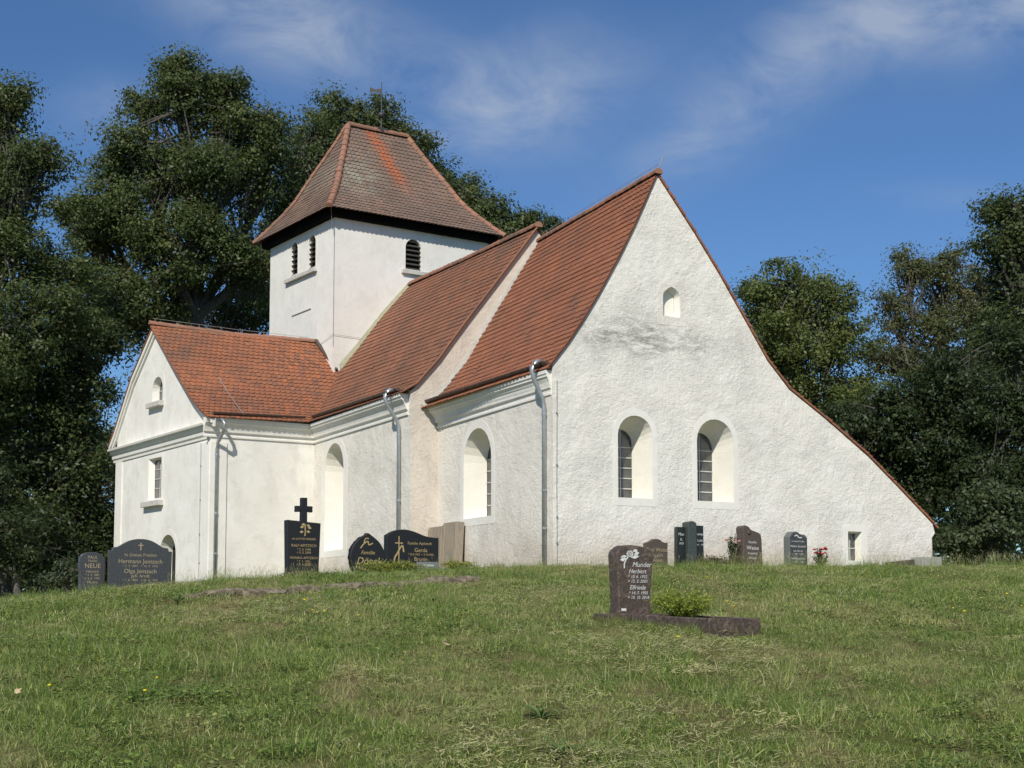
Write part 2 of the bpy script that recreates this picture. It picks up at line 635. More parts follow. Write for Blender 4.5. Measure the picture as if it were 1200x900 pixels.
M_TILE_W = mat_tiles('clay_tiles_wing', (0.33, 0.128, 0.066), (0.20, 0.10, 0.066), (0.41, 0.15, 0.07), 0.25)
M_TILE_T = mat_tiles('clay_tiles_tower', (0.225, 0.155, 0.12), (0.17, 0.13, 0.108), (0.27, 0.165, 0.12), 0.5, streak=(3.55, 0.30), lich=(2.1, 17.6))
M_RIDGE = mat_tiles('ridge_tiles', (0.33, 0.16, 0.105), (0.25, 0.14, 0.10), (0.38, 0.19, 0.13), 0.4)
M_ZINC = mat_plain('zinc', (0.40, 0.43, 0.45), 0.38, 0.6)
M_GUTTER = mat_plain('brown_gutter', (0.10, 0.075, 0.06), 0.5, 0.3)
M_LEAD = mat_plain('lead_flashing', (0.36, 0.35, 0.32), 0.8)
M_WOOD = mat_plain('dark_tarred_boards', (0.006, 0.0055, 0.005), 0.9, spec=0.05)
M_LOUVRE = mat_plain('grey_louvre_boards', (0.055, 0.05, 0.045), 0.8)
M_DARK = mat_plain('dark_interior', (0.006, 0.006, 0.006), 0.9)
M_DOOR = mat_plain('brown_door', (0.05, 0.033, 0.022), 0.6)
M_GLASS = mat_glass()
M_MUNTIN = mat_plain('pale_glazing_bars', (0.5, 0.49, 0.45), 0.6)
M_SILL = mat_plain('sill_stone', (0.5, 0.485, 0.44), 0.85)
M_WIRE = mat_plain('wire_steel', (0.30, 0.285, 0.265), 0.6, 0.1)
M_VANE = mat_plain('dark_iron', (0.05, 0.05, 0.05), 0.6, 0.2)
M_BARK = mat_bark()
M_GROUND = mat_ground()
M_GRASS = mat_grass()

# ------------------------------------------------------------------ ground
SIL = [(-200, 712), (0, 708), (60, 702), (137, 693), (250, 683), (400, 676), (500, 671), (560, 667), (650, 665), (1200, 665), (1500, 667)]
SU = [a for a, b in SIL]
SV = [b for a, b in SIL]
SLOPE = 0.086


def ground_np(x, y):
    x = np.asarray(x, float)
    y = np.asarray(y, float)
    yy = np.maximum(y, 9.0)
    u = 600 + FPX * x / yy
    S = (720 - np.interp(u, SU, SV)) / FPX
    z1 = -1.6 + SLOPE * y
    yc = 1.6 / (SLOPE - S)
    zc = S * yc
    z2 = zc + 0.55 * S * (np.minimum(y, 75.0) - yc)
    k = 0.10
    h = np.clip(0.5 + 0.5 * (z2 - z1) / k, 0, 1)
    z = z2 * (1 - h) + z1 * h - k * h * (1 - h)
    z = z + 0.022 * np.sin(x * 1.7 + 0.6 * y) * np.sin(y * 1.3 - 0.4 * x) + 0.012 * np.sin(x * 4.1 + 1.0) * np.sin(y * 3.7)
    return z


def gz(x, y):
    return float(ground_np(x, y))


def make_ground():
    xs = np.concatenate([np.linspace(-900, -60, 15), np.linspace(-55, -22, 16), np.linspace(-21, 24, 130), np.linspace(26, 60, 18), np.linspace(70, 900, 15)])
    ys = np.concatenate([np.linspace(-60, 2, 12), np.linspace(3, 48, 150), np.linspace(49, 80, 24), np.linspace(90, 1400, 16)])
    X, Y = np.meshgrid(xs, ys)
    Z = ground_np(X, Y)
    nx, ny = len(xs), len(ys)
    me = bpy.data.meshes.new('ground')
    v = np.stack([X.ravel(), Y.ravel(), Z.ravel()], 1)
    f = [(j * nx + i, j * nx + i + 1, (j + 1) * nx + i + 1, (j + 1) * nx + i) for j in range(ny - 1) for i in range(nx - 1)]
    me.from_pydata(v.tolist(), [], f)
    me.materials.append(M_GROUND)
    me.polygons.foreach_set('use_smooth', np.ones(len(me.polygons), dtype=bool))
    o = bpy.data.objects.new('ground', me)
    COL.objects.link(o)
    tag(o, 'grassy churchyard hill rising to the church', 'ground', kind='structure')


make_ground()

# ------------------------------------------------------------------ church
church = empty('village_church', CH + Vector((0, 0, ZB)), ANG)
tag(church, 'white plastered village church with red tiled roofs and squat tower', 'church')


def lift(b):
    return -ZB


def cpart(mb, name, mat, parent=None, smooth=False, weld=False, label=None):
    o = mb.build(name, mat, church if parent is None else parent, smooth=smooth, dz=-ZB, weld=weld)
    if label:
        o['label'] = label
    return o


def poly_wall(mb, fn, outer, holes=()):
    loops = [[Vector((p, q, 0)) for p, q in lp] for lp in (outer,) + tuple(holes)]
    flat = [p for lp in loops for p in lp]
    tris = tessellate_polygon(loops)
    mb.mesh([fn(p.x, p.y, 0.0) for p in flat], [tuple(t) for t in tris])


def arch(pc, w, q0, qt, n=12, pointed=0.0, rise=None):
    """outline of a round-headed opening, centre pc, width w, from q0 up to qt"""
    r = w / 2
    rs = r if rise is None else rise
    out = [(pc - r, q0), (pc + r, q0)]
    for i in range(n + 1):
        a = math.pi * i / n
        c, s_ = math.cos(a), math.sin(a)
        out.append((pc + r * c, qt - rs + rs * (s_ + pointed * (1 - abs(c)) * s_) / (1 + pointed)))
    return out


def rect(p0, p1, q0, q1):
    return [(p0, q0), (p1, q0), (p1, q1), (p0, q1)]


def ring(mb, fn, A, B, dA, dB):
    n = len(A)
    va = [fn(p, q, dA) for p, q in A]
    vb = [fn(p, q, dB) for p, q in B]
    mb.mesh(va + vb, [(i, (i + 1) % n, n + (i + 1) % n, n + i) for i in range(n)])


def window(fn, outl, inner, depth, band=None, band_mat=None, rev_mat=None, pane=True, bars=None, sill=None, back_mat=None, name='window', bar_w=0.03):
    """band = the surround (the window part itself); reveal, pane, glazing bars and sill are its sub-parts"""
    mb = MB()
    if band is not None:
        ring(mb, fn, outl, band, -0.006, -0.006)
        ring(mb, fn, band, band, -0.006, 0.02)
        ring(mb, fn, outl, outl, -0.006, 0.0)
        root = cpart(mb, name, band_mat or M_BAND)
    else:
        ring(mb, fn, outl, outl, -0.004, 0.06)
        root = cpart(mb, name, rev_mat or M_CREAM)
    mb = MB()
    ring(mb, fn, outl, inner, 0.0 if band is not None else 0.06, depth)
    cpart(mb, 'reveal', rev_mat or M_CREAM, root)
    mb = MB()
    poly_wall(mb, lambda p, q, d: fn(p, q, depth + 0.01), inner)
    cpart(mb, 'pane' if pane else 'niche_back', back_mat or (M_GLASS if pane else M_CREAM), root)
    if bars:
        ps, qs = bars
        mb = MB()
        p0 = min(p for p, q in inner)
        p1 = max(p for p, q in inner)
        q0 = min(q for p, q in inner)
        q1 = max(q for p, q in inner)
        pc = (p0 + p1) / 2
        rr = (p1 - p0) / 2
        for x in ps:
            P = p0 + (p1 - p0) * x
            top = q1 - rr + math.sqrt(max(0, rr * rr - (P - pc) ** 2)) if len(inner) > 4 else q1
            mb.mesh([fn(P + a, q, depth + d) for a in (-bar_w / 2, bar_w / 2) for q in (q0, top) for d in (-0.025, 0.005)],
                    [(0, 1, 3, 2), (4, 6, 7, 5), (0, 4, 5, 1), (2, 3, 7, 6), (0, 2, 6, 4), (1, 5, 7, 3)])
        for y in qs:
            Q = q0 + (q1 - q0) * y
            hw = rr
            if len(inner) > 4 and Q > q1 - rr:
                hw = math.sqrt(max(0, rr * rr - (Q - q1 + rr) ** 2))
            mb.mesh([fn(pc + a * hw, Q + b, depth + d) for a in (-1, 1) for b in (-bar_w / 2, bar_w / 2) for d in (-0.022, 0.006)],
                    [(0, 1, 3, 2), (4, 6, 7, 5), (0, 4, 5, 1), (2, 3, 7, 6), (0, 2, 6, 4), (1, 5, 7, 3)])
        cpart(mb, 'glazing_bars', M_MUNTIN, root)
    if sill:
        p0, p1, q0, q1, out = sill
        mb = MB()
        mb.mesh([fn(p, q, d) for p in (p0, p1) for q in (q0, q1) for d in (-out, 0.03)],
                [(0, 1, 3, 2), (4, 6, 7, 5), (0, 4, 5, 1), (2, 3, 7, 6), (0, 2, 6, 4), (1, 5, 7, 3)])
        bevel(cpart(mb, 'sill', M_SILL, root), 0.01, 1)
    return root


# --- choir: east gable with the low north aisle under the same sweep
f_gable = lambda p, q, d: Vector((p, d, q))
rake_n = [(13.42, 2.78), (12.08, 3.84), (10.86, 4.78), (9.31, 5.78), (7.96, 6.58), (7.17, 7.38), (6.33, 8.58), (5.48, 9.78), (4.65, 10.86), (4.06, 11.58)]
rake_s = [(2.98, 11.5), (2.56, 10.68), (2.16, 9.92), (1.47, 8.75), (0.95, 7.95), (0.49, 7.3), (0.0, 6.75)]
gable_outer = [(0.0, -0.3), (13.38, -0.3), (13.36, 2.35), (13.5, 2.5)] + rake_n + [(3.4, 12.38)] + rake_s
gw = []
for pc, w, q0, qt in ((2.61, 1.13, 3.19, 5.48), (5.29, 1.26, 3.19, 5.54)):
    o_ = arch(pc, w, q0, qt)
    i_ = arch(pc - 0.03, w - 0.34, q0 + 0.05, qt - 0.30)
    bnd = arch(pc, w + 0.32, q0 - 0.22, qt + 0.2, rise=w / 2 + 0.2)
    gw.append((o_, i_, bnd))
niche_o = arch(3.85, 0.58, 8.37, 9.23, pointed=0.35)
low_o = rect(10.06, 10.59, 1.6, 2.47)
mb = MB()
poly_wall(mb, f_gable, gable_outer, [w_[0] for w_ in gw] + [niche_o, low_o])
cpart(mb, 'choir_gable_wall', M_ROUGH)
for o_, i_, bnd in gw:
    window(f_gable, o_, i_, 0.78, bnd, bars=([0.5], [0.14, 0.29, 0.44, 0.59, 0.74]))
window(f_gable, niche_o, arch(3.85, 0.46, 8.43, 9.15, pointed=0.35), 0.22, arch(3.85, 0.95, 8.12, 9.48, pointed=0.3), pane=False, name='blind_niche',
       band_mat=M_ROUGH2, rev_mat=M_BAND)
window(f_gable, low_o, rect(10.09, 10.52, 1.6, 2.42), 0.24, rect(9.88, 10.80, 1.3, 2.64), bars=([0.5], [0.46]), name='small_window')

# choir south wall
f_choir = lambda p, q, d: Vector((d, p, q))
cw_o = arch(4.6, 1.86, 2.85, 5.5)
mb = MB()
poly_wall(mb, f_choir, [(0, -0.3), (7.4, -0.3), (7.4, 6.75), (0, 6.75)], [cw_o])
cpart(mb, 'choir_side_wall', M_ROUGH2)
window(f_choir, cw_o, arch(4.62, 1.40, 2.94, 5.24), 0.68, arch(4.6, 2.32, 2.62, 5.74, rise=1.16), bars=([0.5], [0.14, 0.29, 0.44, 0.59, 0.74]))
# hidden north side of choir
mb = MB()
mb.face([(13.38, 0, -0.3), (13.38, 7.4, -0.3), (13.38, 7.4, 2.75), (13.38, 0, 2.75)])
cpart(mb, 'aisle_wall', M_ROUGH2)

# --- nave
NG = -0.95
f_nave = lambda p, q, d: Vector((NG + d, p, q))
nw_o = arch(14.1, 1.85, 2.23, 6.0)
mb = MB()
poly_wall(mb, f_nave, [(7.4, -0.3), (16.4, -0.3), (16.4, 6.98), (7.4, 6.98)], [nw_o])
cpart(mb, 'nave_wall', M_ROUGH2)
window(f_nave, nw_o, arch(14.1, 1.3, 2.4, 5.7), 0.75, arch(14.1, 2.6, 2.0, 6.25, rise=1.3), bars=([0.5], [0.14, 0.29, 0.44, 0.59, 0.74]))
nav_prof = [(-1.25, 6.86), (-0.79, 7.13), (-0.02, 8.0), (0.40, 8.58), (1.0, 9.38), (1.72, 10.31), (2.6, 11.45), (3.52, 12.66)]
mb = MB()
n_out = [(NG, -0.3), (7.75, -0.3), (7.75, 6.9)] + [(7.04 - g, z - 0.05) for g, z in nav_prof[2:-1]] + [(g, z - 0.05) for g, z in nav_prof[:0:-1]] + [(NG, 6.93)]
poly_wall(mb, lambda p, q, d: Vector((p, 7.4, q)), n_out)
cpart(mb, 'nave_gable_wall', M_PINK)
mb = MB()
mb.face([(7.75, 7.4, -0.3), (7.75, 18, -0.3), (7.75, 18, 6.9), (7.75, 7.4, 6.9)])
cpart(mb, 'nave_wall', M_ROUGH2)

# --- wing (own axes, turned a little)
WA = R(36) - ANG
wa = Vector((math.cos(WA), math.sin(WA), 0))
wb = Vector((-math.sin(WA), math.cos(WA), 0))
WQ = Vector((-4.96, 15.62, 0))


def W(a, b, z):
    return WQ + wa * a + wb * b + Vector((0, 0, z))


f_wg = lambda p, q, d: W(d, p, q)                  # south gable: p runs to the west
f_we = lambda p, q, d: W(p, d, q)                  # east wall
mb = MB()
poly_wall(mb, f_we, rect(0, 4.3, -0.3, 6.95))
cpart(mb, 'wing_wall', M_SMOOTH)
mb = MB()
mb.face([W(0, 8.85, -0.3), W(7, 8.85, -0.3), W(7, 8.85, 7.0), W(0, 8.85, 7.0)])
cpart(mb, 'wing_wall', M_SMOOTH)
wg_outer = [(0, -0.3), (0, 6.92), (1.2, 7.62), (2.85, 8.97), (5.0, 10.78), (7.1, 9.1), (7.8, 8.25), (8.85, 7.05), (8.85, -0.3)]
door_o = arch(3.56, 1.5, -0.3, 2.91)
sw_o = rect(4.3, 5.54, 4.30, 5.85)
at_o = arch(4.84, 1.0, 7.95, 8.92)
mb = MB()
poly_wall(mb, f_wg, wg_outer, [door_o, sw_o, at_o])
cpart(mb, 'wing_gable_wall', M_SMOOTH)
# windows and door of the wing
window(f_wg, sw_o, rect(4.34, 5.40, 4.36, 5.80), 0.20, rect(4.14, 5.7, 4.2, 6.0), bars=([0.5], [0.25, 0.5, 0.75]), sill=(4.05, 5.8, 4.02, 4.22, 0.2))
window(f_wg, at_o, arch(4.82, 0.9, 7.98, 8.87), 0.26, arch(4.84, 1.4, 7.95, 9.2, rise=0.7), bars=([0.5], [0.5]), sill=(4.2, 5.5, 7.76, 7.95, 0.2), name='attic_window', rev_mat=M_SMOOTH)
dr = window(f_wg, door_o, arch(3.52, 1.36, -0.3, 2.84), 0.45, arch(3.56, 1.9, -0.3, 3.12, rise=0.95), pane=False, name='door_arch', back_mat=M_DARK)
mb = MB()
mb.mesh([f_wg(p, q, d) for p in (2.9, 3.2) for q in (-0.3, 2.4) for d in (0.36, 0.42)],
        [(0, 1, 3, 2), (4, 6, 7, 5), (0, 4, 5, 1), (2, 3, 7, 6), (0, 2, 6, 4), (1, 5, 7, 3)])
cpart(mb, 'door_leaf', M_DOOR, dr)
# corner pilasters and plain string band
for b0, b1 in ((0.0, 0.95), (8.2, 8.85)):
    mb = MB()
    c = W(-0.02, (b0 + b1) / 2, 2.85)
    mb.box(c, (0.05, b1 - b0, 6.3), Matrix.Rotation(WA, 3, 'Z'))
    if b0 == 0.0:
        mb.box(W(0.3, -0.02, 2.85), (0.62, 0.05, 6.3), Matrix.Rotation(WA, 3, 'Z'))
    cpart(mb, 'corner_pilaster', M_BAND)
# cornices
CORN = [(0.0, -0.66), (0.045, -0.66), (0.05, -0.60), (0.02, -0.58), (0.03, -0.50), (0.09, -0.47), (0.10, -0.40), (0.13, -0.30), (0.19, -0.21), (0.245, -0.17), (0.25, -0.10), (0.29, -0.09), (0.30, 0.0), (0.0, 0.0)]
mb = MB()
mb.sweep(CORN, Vector((0, 0.06, 6.55)), Vector((0, 7.4, 6.46)), (-1, 0, 0), s0=0.6, s1=1.35)
cpart(mb, 'cornice', M_BAND)
mb = MB()
mb.sweep(CORN, Vector((NG, 7.55, 6.86)), Vector((NG, 16.2, 6.86)), (-1, 0, 0))
cpart(mb, 'cornice', M_BAND)
mb = MB()
mb.sweep(CORN, W(-0.28, 0, 6.82), W(4.1, 0, 6.86), -wb)
cpart(mb, 'cornice', M_BAND)
GC = [(0.0, -0.5), (0.04, -0.5), (0.05, -0.42), (0.10, -0.36), (0.12, -0.22), (0.2, -0.14), (0.22, -0.06), (0.3, -0.05), (0.32, 0.02), (0.0, 0.14)]
mb = MB()
mb.sweep(GC, W(0, -0.02, 6.62), W(0, 9.1, 6.5), -wa)
cpart(mb, 'gable_cornice', M_BAND)
# raking mouldings of the wing gable
mb = MB()
wprof = [(-0.35, 6.8), (0.3, 7.12), (1.2, 7.72), (2.85, 9.06), (5.0, 10.9), (7.1, 9.2), (7.85, 8.35), (8.85, 7.2), (9.4, 6.68)]
for (b0, z0), (b1, z1) in zip(wprof[:-1], wprof[1:]):
    P0, P1 = Vector((b0, z0)), Vector((b1, z1))
    dn = Vector((0, 0, -1))
    for off, th, out in ((0.025, 0.16, 0.15), (0.185, 0.12, 0.08)):
        v = []
        for (b, z) in ((b0, z0), (b1, z1)):
            for h in (off, off + th):
                for d in (-out, 0.02):
                    v.append(W(d, b, z - h))
        mb.mesh(v, [(0, 1, 3, 2), (4, 6, 7, 5), (0, 4, 5, 1), (2, 3, 7, 6), (0, 2, 6, 4), (1, 5, 7, 3)])
cpart(mb, 'raking_moulding', M_BAND)

# --- tower (own axes)
TA = R(34) - ANG
ta = Vector((math.cos(TA), math.sin(TA), 0))
tb = Vector((-math.sin(TA), math.cos(TA), 0))
TQ = Vector((0.56, 18.41, 0))


def T(a, b, z):
    return TQ + ta * a + tb * b + Vector((0, 0, z))


TWA, TWB, TTOP = 7.12, 5.9, 15.36
f_te = lambda p, q, d: T(p, d, q)
f_ts = lambda p, q, d: T(d, p, q)
te_o = arch(3.53, 0.72, 13.76, 15.0)
ts_os = [arch(3.56, 0.62, 13.79, 15.12), arch(1.93, 0.62, 13.76, 15.06)]
panel_o = rect(1.9, 3.7, 12.2, 12.9)
mb = MB()
poly_wall(mb, f_te, rect(0, TWA, 1.0, TTOP), [te_o])
poly_wall(mb, f_ts, rect(0, TWB, 1.0, TTOP), ts_os)
mb.face([T(TWA, 0, 1), T(TWA, TWB, 1), T(TWA, TWB, TTOP), T(TWA, 0, TTOP)])
mb.face([T(0, TWB, 1), T(TWA, TWB, 1), T(TWA, TWB, TTOP), T(0, TWB, TTOP)])
cpart(mb, 'tower_wall', M_TOWER)


def louvre(fn, outl, pc, w, q0, qt, sill):
    inner = arch(pc, w - 0.02, q0, qt - 0.01)
    r = window(fn, outl, inner, 0.17, arch(pc, w + 0.22, q0 - 0.02, qt + 0.11, rise=w / 2 + 0.11), pane=False, name='louvre_window', back_mat=M_DARK, sill=sill)
    mb = MB()
    n = 7
    for i in range(n):
        q = q0 + 0.06 + (qt - q0 - 0.12) * i / (n - 1)
        hw = w / 2
        if q > qt - w / 2:
            hw = math.sqrt(max(0.002, (w / 2) ** 2 - (q - qt + w / 2) ** 2))
        mb.mesh([fn(pc + sgn * hw, q + dq, d) for sgn in (-1, 1) for dq, d in ((-0.06, 0.02), (-0.035, 0.01), (0.055, 0.13), (0.03, 0.14))],
                [(0, 1, 2, 3), (7, 6, 5, 4), (0, 4, 5, 1), (1, 5, 6, 2), (2, 6, 7, 3), (3, 7, 4, 0)])
    cpart(mb, 'louvres', M_LOUVRE, r)


louvre(f_te, te_o, 3.53, 0.72, 13.76, 15.0, (2.98, 4.22, 13.55, 13.72, 0.12))
louvre(f_ts, ts_os[0], 3.56, 0.62, 13.79, 15.12, None)
louvre(f_ts, ts_os[1], 1.93, 0.62, 13.76, 15.06, None)
mb = MB()
mb.mesh([f_ts(p, q, d) for p in (1.45, 4.25) for q in (13.52, 13.68) for d in (-0.14, 0.02)],
        [(0, 1, 3, 2), (4, 6, 7, 5), (0, 4, 5, 1), (2, 3, 7, 6), (0, 2, 6, 4), (1, 5, 7, 3)])
bevel(cpart(mb, 'sill', M_SILL), 0.01, 1)
mb = MB()
mb.mesh([f_ts(p, q, d) for p in (1.95, 3.7) for q in (12.1, 12.14) for d in (-0.035, 0.02)],
        [(0, 1, 3, 2), (4, 6, 7, 5), (0, 4, 5, 1), (2, 3, 7, 6), (0, 2, 6, 4), (1, 5, 7, 3)])
cpart(mb, 'panel_ledge', M_SILL)
# eaves boards of the tower
OV = 0.27
mb = MB()
ZS, ZE = 15.37, 15.66
cs = [(-OV, -OV), (TWA + OV, -OV), (TWA + OV, TWB + OV), (-OV, TWB + OV)]
ci = [(0.01, 0.01), (TWA - 0.01, 0.01), (TWA - 0.01, TWB - 0.01), (0.01, TWB - 0.01)]
for i in range(4):
    j = (i + 1) % 4
    mb.face([T(*cs[i], ZS), T(*cs[j], ZS), T(*cs[j], ZE), T(*cs[i], ZE)])
    mb.face([T(*cs[i], ZS), T(*cs[j], ZS), T(*ci[j], ZS), T(*ci[i], ZS)])
    mb.face([T(*ci[i], ZS), T(*ci[j], ZS), T(*ci[j], ZE), T(*ci[i], ZE)])
cpart(mb, 'eaves_boards', M_WOOD)


# ------------------------------------------------------------------ tiled roofs
def poly_eval(path):
    """path of points -> function of t in 0..1 (parameter by height)"""
    pts = [Vector(p) for p in path]
    z0, z1 = pts[0].z, pts[-1].z

    def f(t):
        z = z0 + (z1 - z0) * t
        if t <= 0:
            return pts[0] + (pts[1] - pts[0]) * ((z - pts[0].z) / (pts[1].z - pts[0].z))
        for a, b in zip(pts[:-1], pts[1:]):
            if z <= b.z + 1e-9:
                return a + (b - a) * ((z - a.z) / (b.z - a.z))
        return pts[-1].copy()
    return f


def tiled(left, right, rows, tw, name, mat, rng, lift_=0.042, flipn=False, sub=1):
    """rows of separate plain tiles between two slope lines (each a path by height); returns one mesh"""
    fl, fr = poly_eval(left), poly_eval(right)
    # even spacing in slope length
    ts = np.linspace(0, 1, 200)
    mid = [(fl(t) + fr(t)) / 2 for t in ts]
    ln = np.concatenate([[0], np.cumsum([(b - a).length for a, b in zip(mid[:-1], mid[1:])])])
    vs_ = [float(np.interp(ln[-1] * i / rows, ln, ts)) for i in range(rows + 1)]
    mb = MB()
    base = []
    for i in range(rows):
        a0, a1 = fl(vs_[i]), fl(vs_[i + 1])
        b0, b1 = fr(vs_[i]), fr(vs_[i + 1])
        wdt = (b0 - a0).length
        n = max(2, int(round(wdt / tw)))
        e = (b0 - a0).normalized()
        up = ((a1 + b1) / 2 - (a0 + b0) / 2).normalized()
        nrm = e.cross(up).normalized()
        if flipn:
            nrm = -nrm
        if nrm.z < 0:
            nrm = -nrm
        base.append([a0, a1, b1, b0])
        off = 0.0 if i % 2 else 0.5
        edges = [0.0] + [(k + off) / n for k in range(0 if off else 1, n)] + [1.0]
        rowj = rng.uniform(-0.004, 0.004)
        for k in range(len(edges) - 1):
            u0, u1 = edges[k], edges[k + 1]
            if u1 - u0 < 1e-4:
                continue
            p0, p1 = a0.lerp(b0, u0), a0.lerp(b0, u1)
            q0, q1 = a1.lerp(b1, u0), a1.lerp(b1, u1)
            dl = lift_ + rowj + rng.uniform(-0.006, 0.006)
            j = up * (rng.uniform(-0.007, 0.007) - 0.03)
            g = 0.03
            p0g, p1g = p0.lerp(p1, g), p1.lerp(p0, g)
            c = up * 0.05
            m0, m1 = p0.lerp(p1, 0.28), p0.lerp(p1, 0.72)
            Lf = nrm * dl
            tp = nrm * 0.006
            v = [p0g + Lf + j + c, m0 + Lf + j, m1 + Lf + j, p1g + Lf + j + c, q1 + tp + up * 0.03, q0 + tp + up * 0.03]
            th = nrm * 0.026
            v += [x - th for x in v[:4]]
            if rng.random() < 0.012:
                sl = up * -rng.uniform(0.03, 0.08) + nrm * 0.01
                v = [x + sl for x in v]
            r = rng.random()
            mb.mesh(v, [(0, 1, 2, 3, 4, 5), (6, 7, 1, 0), (7, 8, 2, 1), (8, 9, 3, 2)], r)
    for a0, a1, b1, b0 in base:
        dn = Vector((0, 0, -0.012))
        mb.face([a0 + dn, b0 + dn, b1 + dn, a1 + dn], 0.1)
    return cpart(mb, name, mat)


def ridge(pts, r, name, rng, seg=0.36, mat=None, dz=0.0):
    pts = [Vector(p) for p in pts]
    ln = [0]
    for a, b in zip(pts[:-1], pts[1:]):
        ln.append(ln[-1] + (b - a).length)
    n = max(1, int(ln[-1] / seg))

    def at(s):
        for i in range(len(pts) - 1):
            if s <= ln[i + 1] + 1e-6:
                return pts[i].lerp(pts[i + 1], (s - ln[i]) / (ln[i + 1] - ln[i]))
        return pts[-1].copy()
    mb = MB()
    for i in range(n):
        a, b = at(ln[-1] * i / n), at(min(ln[-1], ln[-1] * (i + 1.12) / n))
        t = (b - a).normalized()
        s = t.cross(Vector((0, 0, 1))).normalized()
        up = s.cross(t).normalized()
        v = []
        jit = rng.uniform(-0.008, 0.008)
        for p, rr in ((a, r * 1.12), (b, r * 0.92)):
            for k in range(9):
                th = math.pi * (-0.12 + 1.24 * k / 8)
                v.append(p + s * (math.cos(th) * rr) + up * (math.sin(th) * rr * 0.9 + jit + dz))
        ff = [(k, k + 1, 10 + k, 9 + k) for k in range(8)] + [tuple(range(9)), tuple(range(17, 8, -1))]
        mb.mesh(v, ff)
    return cpart(mb, name, mat or M_RIDGE)


rng = random.Random(5)
# choir south slope
ch_e = [(-0.14, -0.06, 6.58), (0.49, -0.06, 7.35), (0.95, -0.06, 8.0), (1.47, -0.06, 8.8), (2.16, -0.06, 9.97), (2.56, -0.06, 10.72), (2.98, -0.06, 11.57), (3.4, -0.06, 12.46)]
ch_w = [(-0.56, 7.4, 6.40), (0.05, 7.4, 6.88), (0.98, 7.4, 8.02), (1.29, 7.4, 8.56), (2.21, 7.4, 10.02), (3.58, 7.4, 12.18)]
choir_roof = tiled(ch_e, ch_w, 33, 0.2, 'choir_roof', M_TILE_C, rng)
# north sweep of the choir and aisle roof: slab whose edge shows along the gable
mb = MB()
rk = [(3.4, 12.46)] + [(p + 0.02, q + 0.07) for p, q in rake_n[::-1]] + [(13.62, 2.68)]
nsub = []
for (p0, q0), (p1, q1) in zip(rk[:-1], rk[1:]):
    m = max(1, int(math.hypot(p1 - p0, q1 - q0) / 0.17))
    for i in range(m):
        nsub.append(((p0 + (p1 - p0) * i / m, q0 + (q1 - q0) * i / m), (p0 + (p1 - p0) * (i + 1) / m, q0 + (q1 - q0) * (i + 1) / m)))
for (p0, q0), (p1, q1) in nsub:
    d = Vector((p1 - p0, q1 - q0)).normalized()
    n_ = Vector((-d.y, d.x)) if d.x < 0 else Vector((-d.y, d.x))
    if n_.y < 0:
        n_ = -n_
    hi, lo, th = 0.0, 0.03 + rng.uniform(-0.006, 0.006), 0.045
    e = [(p0 + n_.x * hi, q0 + n_.y * hi), (p1 + n_.x * lo + d.x * 0.02, q1 + n_.y * lo + d.y * 0.02), (p1 - n_.x * th, q1 - n_.y * th), (p0 - n_.x * th, q0 - n_.y * th)]
    sj = -0.05 + rng.uniform(-0.02, 0.02)
    v = [(x, sj, z) for x, z in e] + [(x + 0.2, 7.38, z - 0.32) for x, z in e]
    mb.mesh(v, [(0, 1, 2, 3), (7, 6, 5, 4), (0, 4, 5, 1), (1, 5, 6, 2), (2, 6, 7, 3), (3, 7, 4, 0)])
cpart(mb, 'aisle_roof', M_TILE_C)
ridge([(3.4, -0.1, 12.47), (3.49, 3.5, 12.33), (3.58, 7.35, 12.21)], 0.12, 'ridge_tiles', rng)

# nave south slope, swept into the wing
nav_e = [(g, 7.28, z) for g, z in nav_prof]
eave_j = Vector((-1.3, 15.75, 6.93))
seam = [eave_j, Vector((-0.62, 16.6, 7.45)), Vector((0.08, 17.55, 8.25)), Vector((0.82, 18.46, 9.33)), Vector((1.6, 18.62, 10.30)), Vector((2.6, 18.76, 11.6)), Vector((3.9, 18.92, 13.08))]
tiled(nav_e, seam, 34, 0.2, 'nave_roof', M_TILE_N, rng)
mb = MB()
for (g0, z0), (g1, z1) in zip(nav_prof[:-1], nav_prof[1:]):
    mb.face([(7.04 - g0, 7.28, z0), (7.04 - g1, 7.28, z1), (7.42 - g1, 18.9, z1 + 0.4), (7.42 - g0, 18.9, z0)])
cpart(mb, 'nave_roof', M_TILE_N)
ridge([(3.52, 7.25, 12.71), (3.7, 13, 12.88), (3.88, 18.7, 13.12)], 0.13, 'ridge_tiles', rng)
# verge line of the nave roof over the gable
mb = MB()
for (g0, z0), (g1, z1) in zip(nav_prof[:-1], nav_prof[1:]):
    mb.tube([(g0, 7.3, z0 + 0.035), (g1, 7.3, z1 + 0.035)], 0.04, 6)
cpart(mb, 'verge_tiles', M_TILE_N)
# pale mortar flashing where choir roof meets the nave gable
mb = MB()
for a, b in zip(ch_w[:-1], ch_w[1:]):
    a, b = Vector(a), Vector(b)
    mb.mesh([a + Vector((0, -0.14, 0.045)), a + Vector((0, 0, 0.16)), b + Vector((0, 0, 0.16)), b + Vector((0, -0.14, 0.045)),
             a + Vector((0, -0.16, 0.0)), b + Vector((0, -0.16, 0.0))], [(0, 1, 2, 3), (4, 0, 3, 5)])
cpart(mb, 'mortar_flashing', M_LEAD)

